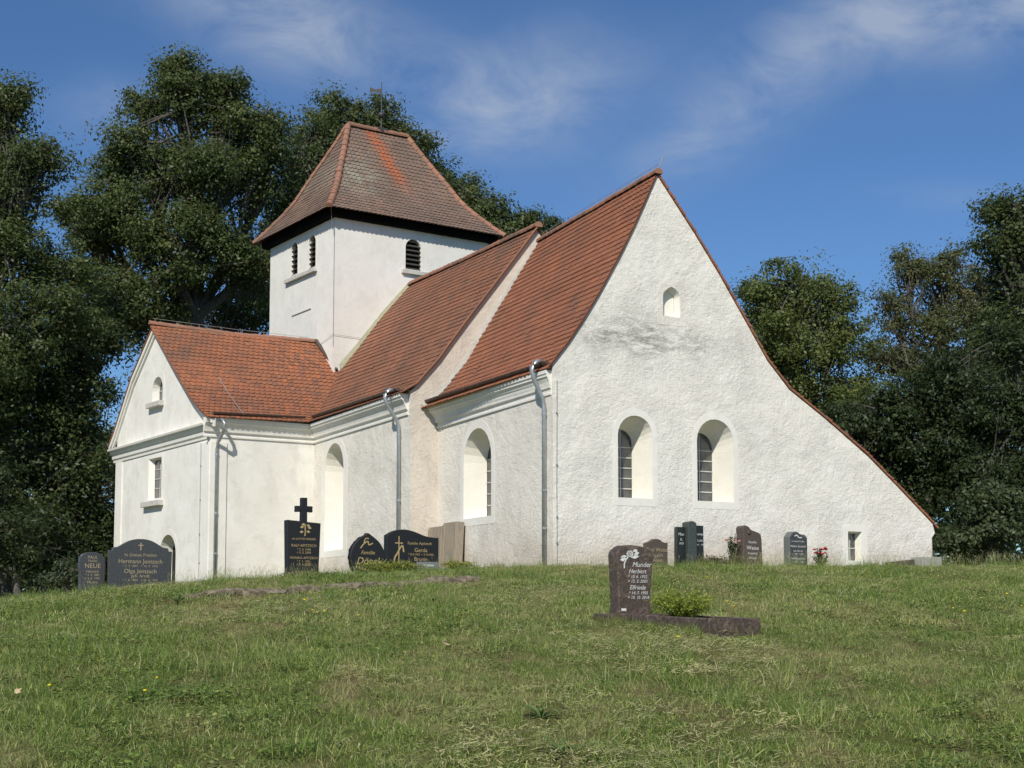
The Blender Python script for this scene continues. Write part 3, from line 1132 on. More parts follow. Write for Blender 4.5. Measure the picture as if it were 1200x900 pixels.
# wing east slope
we_e = [W(-0.32, b, z) for b, z in wprof[:5]]
wr_end = W(5.95, 3.3, 10.63)
we_f = [eave_j + Vector((0, 0, -0.02)), Vector((-0.62, 16.6, 7.44)), Vector((0.08, 17.55, 8.24)), Vector((0.82, 18.46, 9.32)), wr_end]
tiled(we_e, we_f, 26, 0.2, 'wing_roof', M_TILE_W, rng)
mb = MB()
for (b0, z0), (b1, z1) in zip(wprof[4:-1], wprof[5:]):
    mb.face([W(-0.17, b0, z0), W(-0.17, b1, z1), W(6.2, b1, z1), W(6.2, b0, z0)])
    P0, P1 = Vector((b0, z0)), Vector((b1, z1))
    mb.mesh([W(-0.19, b0, z0 + 0.03), W(-0.19, b1, z1 + 0.03), W(-0.19, b1, z1 - 0.02), W(-0.19, b0, z0 - 0.02), W(0, b0, z0 + 0.03), W(0, b1, z1 + 0.03), W(0, b1, z1 - 0.05), W(0, b0, z0 - 0.05)],
            [(0, 1, 2, 3), (0, 4, 5, 1), (3, 2, 6, 7)])
cpart(mb, 'wing_roof', M_TILE_W)
ridge([W(-0.34, 5.0, 10.95), W(3.0, 4.2, 10.74), wr_end + Vector((0, 0, 0.05))], 0.12, 'ridge_tiles', rng)
# flashing up the tower where the wing slope meets it
mb = MB()
fl_ = [Vector((0.80, 18.40, 9.36)), wr_end + Vector((-0.02, -0.05, 0.1))]
mb.tube([fl_[0] - wa * 0.1, fl_[1] - wa * 0.1], 0.07, 6)
cpart(mb, 'valley_flashing', M_GUTTER)
mb = MB()
for a, b in zip(seam[3:-1], seam[4:]):
    mb.mesh([a + Vector((0, -0.3, 0.05)), a + Vector((0, -0.04, 0.28)), b + Vector((0, -0.04, 0.28)), b + Vector((0, -0.3, 0.05))], [(0, 1, 2, 3)])
cpart(mb, 'mortar_flashing', mat_plain('mossy_mortar', (0.28, 0.27, 0.18), 0.95))

# tower roof: hipped, sweeping out at the eaves
T_PROF = [(1.0, 15.62), (0.86, 16.05), (0.70, 16.6), (0.55, 17.2), (0.41, 18.0), (0.27, 18.72), (0.13, 19.5), (0.0, 20.26)]
RA0, RA1, RB = 2.07, 4.93, 2.95
EA0, EA1, EB0, EB1 = -0.52, TWA + 0.5, -0.52, TWB + 0.5


def hipc(r, side_a, side_b, z):
    a = RA0 + (EA0 - RA0) * r if side_a == 0 else RA1 + (EA1 - RA1) * r
    b = RB + (EB0 - RB) * r if side_b == 0 else RB + (EB1 - RB) * r
    return T(a, b, z)


hip00 = [hipc(r, 0, 0, z) for r, z in T_PROF]
hip10 = [hipc(r, 1, 0, z) for r, z in T_PROF]
hip01 = [hipc(r, 0, 1, z) for r, z in T_PROF]
hip11 = [hipc(r, 1, 1, z) for r, z in T_PROF]
tiled(hip00, hip10, 26, 0.2, 'tower_roof', M_TILE_T, rng)
tiled(hip00, hip01, 26, 0.2, 'tower_roof', M_TILE_T, rng)
tiled(hip10, hip11, 26, 0.4, 'tower_roof', M_TILE_T, rng)
tiled(hip01, hip11, 26, 0.4, 'tower_roof', M_TILE_T, rng)
for h_ in (hip00, hip10, hip01, hip11):
    ridge(h_, 0.13, 'hip_tiles', rng, mat=M_RIDGE)
ridge([hip00[-1], hip10[-1]], 0.15, 'ridge_tiles', rng, dz=0.03)
# finial: rod, ball and vane
fb = T(3.64, 2.95, 20.3)
mb = MB()
mb.tube([fb, fb + Vector((0, 0, 2.15))], [0.035, 0.018], 6)
mb.box(fb + Vector((0, 0, 0.05)), (0.5, 0.3, 0.16), Matrix.Rotation(TA, 3, 'Z'))
fin = cpart(mb, 'weather_vane', M_VANE)
mb = MB()
mb.sphere(fb + Vector((0, 0, 0.72)), 0.14)
cpart(mb, 'ball', M_VANE, fin, smooth=True)
mb = MB()
fd = Matrix.Rotation(R(-20), 3, 'Z') @ Vector((1, 0, 0))
p = fb + Vector((0, 0, 1.65))
mb.mesh([p + fd * a + Vector((0, y, z)) for y in (-0.008, 0.008) for a, z in ((-0.5, 0.02), (-0.48, 0.26), (-0.28, 0.17), (0, 0.22), (0.0, 0.0), (-0.28, 0.06))],
        [(0, 1, 2, 5), (2, 3, 4, 5), (11, 8, 7, 6), (11, 10, 9, 8), (0, 6, 7, 1), (1, 7, 8, 2), (2, 8, 9, 3), (4, 10, 11, 5), (5, 11, 6, 0)])
cpart(mb, 'vane_flag', M_VANE, fin)

# ------------------------------------------------------------------ gutters, downpipes, lightning wires
def half_gutter(P0, P1, r, name, mat):
    P0, P1 = Vector(P0), Vector(P1)
    t = (P1 - P0).normalized()
    s = t.cross(Vector((0, 0, 1))).normalized()
    mb = MB()
    v = []
    n = 9
    for p in (P0, P1):
        for rr in (r, r * 0.9):
            for k in range(n):
                th = math.pi + math.pi * k / (n - 1)
                v.append(p + s * (math.cos(th) * rr) + Vector((0, 0, math.sin(th) * rr)))
    ff = []
    for k in range(n - 1):
        ff += [(k, k + 1, 2 * n + k + 1, 2 * n + k), (n + k + 1, n + k, 3 * n + k, 3 * n + k + 1), (k, n + k, n + k + 1, k + 1), (2 * n + k, 2 * n + k + 1, 3 * n + k + 1, 3 * n + k)]
    ff += [(0, 2 * n, 3 * n, n), (n - 1, 2 * n - 1, 4 * n - 1, 3 * n - 1)]
    ff += [tuple(range(n)), tuple(range(2 * n, 3 * n))]
    mb.mesh(v, ff)
    L = (P1 - P0).length
    for i in range(int(L / 0.9) + 1):
        p = P0 + t * (0.1 + i * 0.9)
        mb.tube([p + s * (math.cos(th) * (r + 0.012)) + Vector((0, 0, math.sin(th) * (r + 0.012))) for th in [math.pi + math.pi * k / 6 for k in range(7)]], 0.012, 5)
    return cpart(mb, name, mat)


half_gutter((-0.08, 0.15, 6.80), (-0.44, 7.3, 6.66), 0.09, 'gutter', M_GUTTER)
half_gutter((-1.16, 7.95, 7.08), (-1.17, 15.7, 7.16), 0.09, 'gutter', M_GUTTER)
half_gutter(W(0.0, -0.2, 7.02), W(3.55, -0.2, 7.14), 0.09, 'gutter', M_GUTTER)


def downpipe(top, wall_pt, zbot, outv):
    """swan neck from the gutter back to the wall, then straight down"""
    top, wp = Vector(top), Vector(wall_pt)
    mb = MB()
    ov = Vector(outv)
    a = top + ov * 0.16
    pts = [top - ov * 0.14 + Vector((0, 0, 0.04)), top + Vector((0, 0, 0.03)), top + ov * 0.10 + Vector((0, 0, -0.02)), a + Vector((0, 0, -0.12)), a + Vector((0, 0, -0.24)),
           a.lerp(wp, 0.15) + Vector((0, 0, -0.28)), a.lerp(wp, 0.9) + Vector((0, 0, -0.02)), wp + Vector((0, 0, -0.14)), Vector((wp.x, wp.y, zbot))]
    mb.tube(pts, 0.062, 10)
    o = cpart(mb, 'downpipe', M_ZINC, smooth=True)
    for z in (wp.z - 0.35, wp.z - 2.4, zbot + 1.4):
        mb = MB()
        mb.tube([(wp.x, wp.y, z - 0.025), (wp.x, wp.y, z + 0.025)], 0.073, 10)
        mb.box(Vector((wp.x, wp.y, z)) - Vector(outv) * 0.06, (0.03, 0.03, 0.03))
        cpart(mb, 'pipe_clamp', M_ZINC, o)


downpipe((-0.30, 0.32, 6.78), (-0.09, 0.32, 5.72), 0.9, (-1, 0, 0))
downpipe((-1.36, 8.1, 7.0), (-1.04, 8.1, 5.95), 0.9, (-1, 0, 0))
downpipe(W(0.22, -0.48, 6.70), W(0.22, -0.06, 5.9), 0.7, -wb)

def wire(pts, r=0.0075, clips=()):
    mb = MB()
    mb.tube(pts, r, 5)
    for c in clips:
        mb.box(c, (0.035, 0.05, 0.035))
    cpart(mb, 'lightning_conductor', M_WIRE)



wire([(0.12, -0.03, 6.3), (0.10, -0.035, 3.4), (0.11, -0.03, 0.9)], clips=[(0.11, -0.03, z) for z in (5.4, 4.0, 2.6, 1.9)])
wire([(g + 0.35, 0.28, z + 0.42) for g, _, z in ch_e[:-1]])
wire([W(-0.08, 0.62, 6.0), W(-0.08, 0.62, 0.9)], clips=[W(-0.07, 0.62, z) for z in (5.2, 4.0, 2.8, 1.8)])
wire([T(-0.03, -0.03, 15.2), T(-0.03, -0.03, 10.3)], 0.007)
wire([T(-0.4, -0.4, 15.9), T(-0.2, -0.2, 15.0), T(-0.03, -0.03, 14.6)])
wire([T(-0.03, 1.25, 10.5), T(-0.04, -0.04, 10.75), T(1.4, -0.04, 10.72)])
wire([(3.4, -0.1, 12.69), (3.49, 3.5, 12.55), (3.58, 7.2, 12.43)])
for k in range(7):
    wire([(3.4 + k * 0.027, 0.2 + k * 1.1, 12.5 - k * 0.04), (3.4 + k * 0.027, 0.2 + k * 1.1, 12.69 - k * 0.04)])
wire([W(-0.2, 5.0, 11.16), W(2.8, 4.25, 10.97), W(5.6, 3.4, 10.83)])
for k in range(8):
    q_ = W(-0.1 + k * 0.8, 5.0 - k * 0.22, 0)
    wire([(q_.x, q_.y, 10.95 - 0.04 * k), (q_.x, q_.y, 11.15 - 0.04 * k)])
wire([W(1.3, 4.8, 10.9), W(1.25, 2.85, 9.25), W(1.2, 1.2, 7.95), W(1.1, -0.3, 7.0)], 0.013)
wire([(3.4, -0.02, 12.5), (3.56, -0.1, 12.95)], 0.014)

# ------------------------------------------------------------------ trees
def leaf_mesh(name, P, N, L, rnd, mat, parent, rs, aspect=0.55):
    """P centres, N normals (n,3), L lengths"""
    n = len(P)
    a = rs.normal(size=(n, 3))
    t = np.cross(N, a)
    t /= np.linalg.norm(t, axis=1, keepdims=True) + 1e-9
    b = np.cross(N, t)
    hl = (L * 0.5)[:, None]
    hw = hl * aspect
    V = np.empty((n, 4, 3), np.float32)
    V[:, 0] = P - t * hl
    V[:, 1] = P + b * hw + N * hl * 0.15
    V[:, 2] = P + t * hl
    V[:, 3] = P - b * hw + N * hl * 0.15
    me = bpy.data.meshes.new(name)
    me.vertices.add(n * 4)
    me.vertices.foreach_set('co', V.ravel())
    me.loops.add(n * 4)
    me.loops.foreach_set('vertex_index', np.arange(n * 4, dtype=np.int32))
    me.polygons.add(n)
    me.polygons.foreach_set('loop_start', np.arange(0, n * 4, 4, dtype=np.int32))
    me.polygons.foreach_set('loop_total', np.full(n, 4, dtype=np.int32))
    at = me.attributes.new('rnd', 'FLOAT', 'FACE')
    at.data.foreach_set('value', rnd.astype(np.float32))
    me.materials.append(mat)
    me.update(calc_edges=True)
    o = bpy.data.objects.new(name, me)
    COL.objects.link(o)
    o.parent = parent
    return o


def make_tree(name, label, cat, base_u, D, blobs, leaf, count, mat, trunk_r, seed, group=None, clump=0.75, base_z=None, bare=0.35, squash=0.62, limb_vis=1.0):
    """blobs: (u, v, ru, rv, dy) lobes of the crown, given where they stand at distance D"""
    rs = np.random.RandomState(seed)
    rg = random.Random(seed)
    x0 = (base_u - 600) / FPX * D
    z0 = gz(x0, D) - 0.15 if base_z is None else base_z
    root = empty(name, (x0, D, z0))
    tag(root, label, cat, group)
    org = Vector((x0, D, z0))
    mpp = D / FPX
    cl = []
    vol = []
    lobes = []
    lobes2 = []
    for (u, v, ru, rv, dy) in blobs:
        c = spot(u, v, D + dy) - org
        rx, rz = ru * mpp * 0.88, rv * mpp * 0.88
        ry = (rx * 0.9 + rz * 0.2)
        lobes.append((c, rx, ry, rz))
        vol.append((rx * rz + rx * ry + ry * rz))
    # boughs: smaller lobes bulging out of each big one, so the outline is uneven
    for (c, rx, ry, rz) in list(lobes):
        for k in range(7):
            a = rg.uniform(0, 6.283)
            e = rg.uniform(-0.35, 1.2)
            d = Vector((math.cos(a) * math.cos(e), math.sin(a) * math.cos(e), math.sin(e)))
            f = rg.uniform(0.26, 0.46)
            q = rg.uniform(0.72, 1.0)
            lobes2.append((c + Vector((d.x * rx * q, d.y * ry * q, d.z * rz * q)), rx * f, ry * f, rz * f))
            vol.append(vol[lobes.index((c, rx, ry, rz))] * f * f * 1.25)
    vol = np.array(vol) / sum(vol)
    ntot = count
    cpos, crad, lout = [], [], []
    ncl = int(count / 62)
    for (c, rx, ry, rz), w_ in zip(lobes + lobes2, vol):
        m = max(4, int(ncl * w_))
        d = rs.normal(size=(m, 3))
        d /= np.linalg.norm(d, axis=1, keepdims=True)
        r = rs.uniform(0.12, 1.0, m) ** 0.5
        r *= 1 + 0.17 * rs.normal(size=m)
        pp = d * r[:, None] * np.array([rx, ry, rz]) + np.array(c)
        cpos.append(pp)
        lout.append(d)
    cpos = np.concatenate(cpos)
    lout = np.concatenate(lout)
    keep = cpos[:, 2] > 0.2
    cpos, lout = cpos[keep], lout[keep]
    ncl = len(cpos)
    crad = clump * 1.2 * rs.uniform(0.4, 1.5, ncl)
    per = rs.poisson(count / ncl, ncl)
    idx = np.repeat(np.arange(ncl), per)
    n = len(idx)
    dd = rs.normal(size=(n, 3))
    dd /= np.linalg.norm(dd, axis=1, keepdims=True)
    rr = rs.uniform(0, 1, n) ** 0.42
    P = cpos[idx] + dd * (rr * crad[idx])[:, None] * np.array([1, 1, squash])
    N = dd * 0.7 + lout[idx] * 0.35 + rs.normal(size=(n, 3)) * 0.42 + np.array([0, 0, 0.4])
    N /= np.linalg.norm(N, axis=1, keepdims=True)
    L = leaf * rs.uniform(0.6, 1.35, n)
    crnd = rs.uniform(0, 1, ncl)
    rnd = np.clip(0.5 * crnd[idx] + 0.5 * rs.uniform(0, 1, n), 0, 1)
    leaf_mesh('crown', P, N, L, rnd, mat, root, rs)
    # trunk, limbs to each lobe, twigs to part of the clumps
    mb = MB()
    top = max(lobes, key=lambda q: q[0].z)
    cen = sum((q[0] for q in lobes), Vector()) / len(lobes)
    fork = Vector((cen.x * 0.25, cen.y * 0.25, max(1.0, min(q[0].z - q[3] for q in lobes) * 0.8 + 0.2 * cen.z)))
    pts = [Vector((0, 0, -0.3)), Vector((0, 0, 0.4)), fork * 0.5 + Vector((rg.uniform(-.2, .2), 0, 0)), fork]
    mb.tube(pts, [trunk_r * 1.5, trunk_r * 1.1, trunk_r * 0.95, trunk_r * 0.85], 10)
    for c, rx, ry, rz in lobes:
        midp = fork.lerp(c, 0.5) + Vector((rg.uniform(-.5, .5), rg.uniform(-.5, .5), -0.08 * (c - fork).length))
        endp = c + Vector((0, 0, rz * 0.55))
        q = min(1.0, rx * rz / 5.0) ** 0.5
        mb.tube([fork, midp, c, endp], [trunk_r * 0.6 * q, trunk_r * 0.40 * q, trunk_r * 0.2 * q, trunk_r * 0.04 * q], 7)
        ca = np.array(c)
        ii = np.where(np.abs((cpos - ca) / np.array([rx, ry, rz])).max(axis=1) < 1.2)[0]
        rs.shuffle(ii)
        for k in ii[:int(min(60, len(ii) * bare) * limb_vis)]:
            e = Vector(cpos[k])
            s = midp.lerp(c, rg.uniform(0.2, 1.0)) if rg.random() < 0.6 else c.lerp(endp, rg.random())
            m = s.lerp(e, 0.5) + Vector((rg.uniform(-.3, .3), rg.uniform(-.3, .3), rg.uniform(-0.1, 0.4)))
            mb.tube([s, m, e], [trunk_r * 0.14 + 0.015, trunk_r * 0.08 + 0.012, 0.012], 5, cap=False)
    mb.build('trunk', M_BARK, root, smooth=False)
    return root


M_OAK = mat_leaf('oak_leaves', (0.034, 0.056, 0.016), (0.078, 0.11, 0.032), (0.165, 0.19, 0.062))
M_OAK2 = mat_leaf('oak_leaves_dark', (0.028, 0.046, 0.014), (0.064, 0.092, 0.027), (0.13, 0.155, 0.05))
M_ASH = mat_leaf('ash_leaves', (0.055, 0.085, 0.022), (0.12, 0.155, 0.04), (0.21, 0.23, 0.07))
M_ROB = mat_leaf('sparse_leaves', (0.05, 0.07, 0.025), (0.105, 0.135, 0.045), (0.24, 0.20, 0.085))
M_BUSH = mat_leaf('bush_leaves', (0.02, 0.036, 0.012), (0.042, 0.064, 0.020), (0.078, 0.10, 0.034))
M_BUSHL = mat_leaf('pale_bush_leaves', (0.04, 0.06, 0.025), (0.07, 0.095, 0.04), (0.12, 0.15, 0.065))

TG = 'tall trees behind the church'
make_tree('oak_tree', 'tall dark oak at the left edge with ragged overhanging top', 'tree', 5, 60,
          [(-20, 150, 45, 50, 0), (15, 130, 26, 38, 0), (30, 190, 42, 34, 0), (5, 230, 50, 50, 0), (-10, 300, 75, 60, 0), (30, 390, 80, 60, -1), (70, 330, 45, 40, 2), (-30, 450, 70, 70, -2)], 0.17, 60000, M_OAK, 0.5, 11, TG)
make_tree('oak_tree', 'tallest broad oak left of the tower with sky gaps near its top', 'tree', 230, 72,
          [(222, 120, 52, 50, 0), (208, 84, 26, 26, 0), (165, 135, 28, 30, 0), (132, 210, 28, 32, 0), (285, 160, 44, 48, 1), (272, 112, 24, 26, 0), (315, 150, 22, 26, 1), (170, 190, 55, 50, -1), (240, 215, 75, 60, 0), (310, 210, 42, 60, 2), (140, 260, 60, 50, -1), (105, 290, 36, 44, 0), (210, 300, 80, 60, -2), (300, 310, 50, 60, 1), (115, 350, 45, 45, -2), (160, 365, 55, 45, -2), (80, 250, 18, 20, 0)],
          0.18, 120000, M_OAK, 0.65, 12, TG)
make_tree('oak_tree', 'oak rising straight behind the tower roof', 'tree', 430, 80,
          [(385, 150, 42, 40, 0), (440, 150, 48, 34, 0), (360, 190, 40, 55, -2), (480, 170, 32, 34, 0), (420, 215, 90, 60, 2), (345, 260, 50, 60, -3), (500, 215, 22, 36, 0)], 0.19, 52000, M_OAK, 0.6, 13, TG)
make_tree('oak_tree', 'lower oak between the tower roof and the choir ridge', 'tree', 565, 84,
          [(530, 225, 38, 30, 0), (560, 255, 45, 35, 0), (595, 275, 38, 28, 0), (615, 262, 16, 14, 0), (540, 300, 70, 40, 1)], 0.19, 30000, M_OAK, 0.5, 14, TG)
make_tree('fir_tree', 'little pointed treetop peeking over the choir ridge', 'tree', 645, 88,
          [(644, 264, 13, 9, 0), (646, 285, 18, 14, 0), (642, 310, 22, 20, 0)], 0.2, 3500, M_OAK2, 0.25, 15, TG, clump=0.45)
make_tree('linden_tree', 'black shaded tree low behind the small headstone on the left', 'tree', 60, 62,
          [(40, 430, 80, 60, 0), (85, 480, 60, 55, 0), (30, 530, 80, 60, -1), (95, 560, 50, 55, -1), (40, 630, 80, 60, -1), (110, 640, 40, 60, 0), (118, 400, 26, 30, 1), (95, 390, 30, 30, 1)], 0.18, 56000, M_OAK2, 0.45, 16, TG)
make_tree('maple_tree', 'dark tree behind the white south wing gable', 'tree', 170, 82,
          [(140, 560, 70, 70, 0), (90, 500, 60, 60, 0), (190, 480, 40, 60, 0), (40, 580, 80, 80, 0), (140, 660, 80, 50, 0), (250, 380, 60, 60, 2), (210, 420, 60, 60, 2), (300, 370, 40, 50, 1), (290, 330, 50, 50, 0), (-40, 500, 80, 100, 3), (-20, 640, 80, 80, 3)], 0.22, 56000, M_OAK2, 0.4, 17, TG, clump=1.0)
# right side
make_tree('ash_tree', 'airy ash tree right of the gable, sunlit on its rounded top', 'tree', 930, 76,
          [(930, 345, 60, 36, 0), (890, 355, 36, 28, 0), (975, 355, 32, 34, 0), (930, 400, 75, 50, 0), (985, 410, 40, 45, 1), (900, 430, 50, 50, 2), (950, 470, 70, 50, 1), (1000, 480, 40, 50, 2)], 0.18, 56000, M_ASH, 0.4, 18, 'trees right of the church')
make_tree('robinia_tree', 'thin crowned tree with bare twigs and sky gaps, browning leaves', 'tree', 1085, 80,
          [(1065, 320, 28, 30, 0), (1110, 325, 42, 42, 0), (1050, 370, 32, 40, 0), (1100, 385, 55, 45, 0), (1150, 350, 40, 50, 1), (1045, 430, 45, 40, 0), (1110, 450, 70, 50, 1), (1160, 420, 50, 50, 1)], 0.16, 46000, M_ROB, 0.4, 19, 'trees right of the church', bare=0.35, clump=0.65)
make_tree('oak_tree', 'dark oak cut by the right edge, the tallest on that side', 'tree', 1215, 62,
          [(1195, 255, 48, 34, 0), (1180, 295, 42, 36, 0), (1240, 270, 60, 60, 0), (1210, 350, 55, 55, 0), (1230, 440, 70, 70, 0), (1180, 400, 46, 40, 0)], 0.18, 46000, M_OAK2, 0.5, 20, 'trees right of the church')
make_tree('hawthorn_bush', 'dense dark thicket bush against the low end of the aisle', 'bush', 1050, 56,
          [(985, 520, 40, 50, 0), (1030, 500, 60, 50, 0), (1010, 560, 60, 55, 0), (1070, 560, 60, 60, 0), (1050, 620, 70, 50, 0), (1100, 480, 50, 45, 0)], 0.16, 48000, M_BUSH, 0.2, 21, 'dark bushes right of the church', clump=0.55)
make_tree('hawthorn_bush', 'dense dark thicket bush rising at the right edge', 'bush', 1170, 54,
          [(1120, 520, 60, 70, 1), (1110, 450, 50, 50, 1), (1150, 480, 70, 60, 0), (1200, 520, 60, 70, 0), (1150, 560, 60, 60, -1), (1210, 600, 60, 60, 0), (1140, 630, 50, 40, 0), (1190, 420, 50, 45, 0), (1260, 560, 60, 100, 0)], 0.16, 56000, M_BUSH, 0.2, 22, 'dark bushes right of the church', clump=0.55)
make_tree('elder_bush', 'paler green bush at the foot of the dark thicket on the right', 'bush', 1160, 50,
          [(1150, 600, 30, 34, 0), (1180, 590, 26, 24, 0), (1165, 630, 40, 28, 0), (1125, 640, 26, 22, 0)], 0.15, 8000, M_BUSHL, 0.12, 23, 'dark bushes right of the church', clump=0.45)
make_tree('elder_bush', 'small pale leafed bush beside the leftmost grey headstone', 'bush', 80, 44,
          [(78, 672, 14, 14, 0), (62, 684, 14, 10, 0), (90, 680, 10, 14, 0)], 0.10, 1600, M_BUSHL, 0.06, 24, None, clump=0.3)
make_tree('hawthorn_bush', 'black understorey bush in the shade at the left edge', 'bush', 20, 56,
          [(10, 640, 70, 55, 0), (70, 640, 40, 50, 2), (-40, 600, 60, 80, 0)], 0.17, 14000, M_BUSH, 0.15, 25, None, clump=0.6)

# far woodland behind everything: one mass that nobody could count
rs_ = np.random.RandomState(99)
wu = np.concatenate([rs_.uniform(-420, 330, 16000), rs_.uniform(830, 1650, 16000)])
wD = rs_.uniform(105, 135, len(wu))
wx = (wu - 600) / FPX * wD
top_ = 8.5 + 2.5 * np.sin(wx * 0.21) + 1.5 * np.sin(wx * 0.53 + 1)
wz = rs_.uniform(-1, 1, len(wu)) ** 1 * top_ * 0.5 + top_ * 0.5
WP = np.stack([wx, wD, wz], 1)
WN = rs_.normal(size=(len(wu), 3)) + np.array([0, -0.5, 0.5])
WN /= np.linalg.norm(WN, axis=1, keepdims=True)
wood = leaf_mesh('far_woodland', WP, WN, rs_.uniform(0.5, 1.1, len(wu)), rs_.uniform(0, 1, len(wu)), M_BUSH, None, rs_)
tag(wood, 'dark far woodland closing the view behind the trees', 'woodland', kind='stuff')

# ------------------------------------------------------------------ headstones
M_BLACK = mat_granite('black_granite', (0.008, 0.008, 0.008), (0.018, 0.018, 0.018), 70, 0.5)
M_GREY = mat_granite('grey_granite', (0.030, 0.032, 0.034), (0.085, 0.09, 0.09), 45, 0.4)
M_GREY2 = mat_granite('pale_grey_granite', (0.09, 0.10, 0.10), (0.16, 0.17, 0.165), 55, 0.6)
M_BROWN = mat_granite('brown_granite', (0.050, 0.036, 0.027), (0.105, 0.077, 0.058), 40, 0.42, vein=0.6)
M_BROWN2 = mat_granite('dull_brown_granite', (0.06, 0.045, 0.036), (0.11, 0.085, 0.07), 40, 0.6)
M_GREEN = mat_granite('dark_green_granite', (0.012, 0.015, 0.013), (0.026, 0.033, 0.028), 50, 0.3)
M_GREENL = mat_granite('green_slate', (0.040, 0.050, 0.046), (0.065, 0.080, 0.072), 30, 0.6)
M_GOLD = mat_plain('gold_lettering', (0.50, 0.37, 0.17), 0.5, 0.3)
M_PALE = mat_plain('pale_lettering', (0.62, 0.62, 0.60), 0.6)
M_TAN = mat_plain('tan_lettering', (0.36, 0.29, 0.18), 0.6)


def mat_sandstone():
    t = NT('weathered_sandstone')
    o = t.obj()
    n = t.noise(t.mapv(o, (3, 3, 0.8)), 2.5, 6, 0.7)
    f = t.noise(o, 20, 4, 0.7)
    col = t.mix(t.rng(n, 0.35, 0.65), (0.36, 0.29, 0.20), (0.22, 0.20, 0.165))
    col = t.mix(t.rng(f, 0.5, 0.8, 0, 0.6), col, (0.12, 0.11, 0.09, 1))
    return t.fin(col, 0.95, normal=t.bump(f, 0.7, 0.02))


M_SAND = mat_sandstone()


def text_mesh(lines, mat, parent, y, cx=0.0, shear=0.0, name='inscription_line'):
    """lines: (text, size, z[, dx]); each line a mesh part standing just proud of the face y"""
    for ln in lines:
        txt, size, z = ln[:3]
        x = cx + (ln[3] if len(ln) > 3 else 0)
        cu_ = bpy.data.curves.new('letters', 'FONT')
        cu_.body = txt
        cu_.size = size
        cu_.shear = shear
        cu_.align_x = 'CENTER'
        cu_.align_y = 'CENTER'
        cu_.resolution_u = 3
        tmp = bpy.data.objects.new('letters', cu_)
        COL.objects.link(tmp)
        dg = bpy.context.evaluated_depsgraph_get()
        me0 = bpy.data.meshes.new_from_object(tmp.evaluated_get(dg))
        vv = [(x + v.co.x, y, z + v.co.y) for v in me0.vertices]
        ff = [tuple(p.vertices) for p in me0.polygons]
        bpy.data.objects.remove(tmp)
        bpy.data.curves.remove(cu_)
        bpy.data.meshes.remove(me0)
        me = bpy.data.meshes.new(name)
        me.from_pydata(vv, [], ff)
        me.materials.append(mat)
        o = bpy.data.objects.new(name, me)
        COL.objects.link(o)
        o.parent = parent


def slab(outline, thick, name, mat, parent, bev=0.012, y0=0.0, rough_edge=0.0, seed=1):
    """upright slab: outline in (x, z), front at y0, back at y0+thick"""
    rg = random.Random(seed)
    outline = [(x, -0.35 if z == 0 else z) for x, z in outline]
    n = len(outline)
    v = [(x, y0, z) for x, z in outline] + [(x + rg.uniform(-1, 1) * rough_edge, y0 + thick, z + rg.uniform(-1, 1) * rough_edge) for x, z in outline]
    f = [tuple(range(n - 1, -1, -1)), tuple(range(n, 2 * n))] + [(i, (i + 1) % n, n + (i + 1) % n, n + i) for i in range(n)]
    mb = MB()
    mb.mesh(v, f)
    o = mb.build(name, mat, parent, weld=True)
    bevel(o, bev, 2, 40)
    return o


def curve_pts(pts, n=6):
    """Catmull-Rom through points"""
    out = []
    for i in range(len(pts) - 1):
        p0 = pts[max(0, i - 1)]
        p1, p2 = pts[i], pts[i + 1]
        p3 = pts[min(len(pts) - 1, i + 2)]
        for k in range(n):
            t = k / n
            out.append(tuple(0.5 * (2 * p1[j] + (p2[j] - p0[j]) * t + (2 * p0[j] - 5 * p1[j] + 4 * p2[j] - p3[j]) * t * t + (3 * p1[j] - p0[j] - 3 * p2[j] + p3[j]) * t ** 3) for j in (0, 1)))
    out.append(pts[-1])
    return out


def stone_root(name, label, u, D, rz=ANG, cat='headstone', group=None, dz=-0.06):
    x = (u - 600) / FPX * D
    o = empty(name, (x, D, gz(x, D) + dz), rz)
    tag(o, label, cat, group)
    return o


def strokes(mb, pts, r, y):
    for a, b in zip(pts[:-1], pts[1:]):
        a, b = Vector((a[0], 0, a[1])), Vector((b[0], 0, b[1]))
        d = (b - a).normalized()
        s = Vector((-d.z, 0, d.x)) * r
        mb.mesh([Vector((p.x, y, p.z)) for p in (a - s, b - s, b + s, a + s)], [(0, 1, 2, 3)])


HG = 'headstones standing around the church'
# 1 small grey stone, far left
r = stone_root('headstone', 'small speckled grey headstone, leftmost in the churchyard', 109, 34, group=HG, dz=0.06)
slab([(-0.27, 0)] + curve_pts([(0.27, 0), (0.29, 0.4), (0.27, 0.86), (0.0, 0.99), (-0.29, 0.88), (-0.28, 0.4)], 4), 0.2, 'stone', M_GREY, r, 0.015, rough_edge=0.01)
text_mesh([('PAUL', 0.10, 0.86), ('Familie', 0.075, 0.78), ('NEUE', 0.15, 0.66), ('Heinrich', 0.085, 0.53), ('* 2. 4. 1887', 0.07, 0.45), ('+ 5. 8. 1969', 0.07, 0.37), ('Martha', 0.085, 0.28)], M_TAN, r, -0.006)
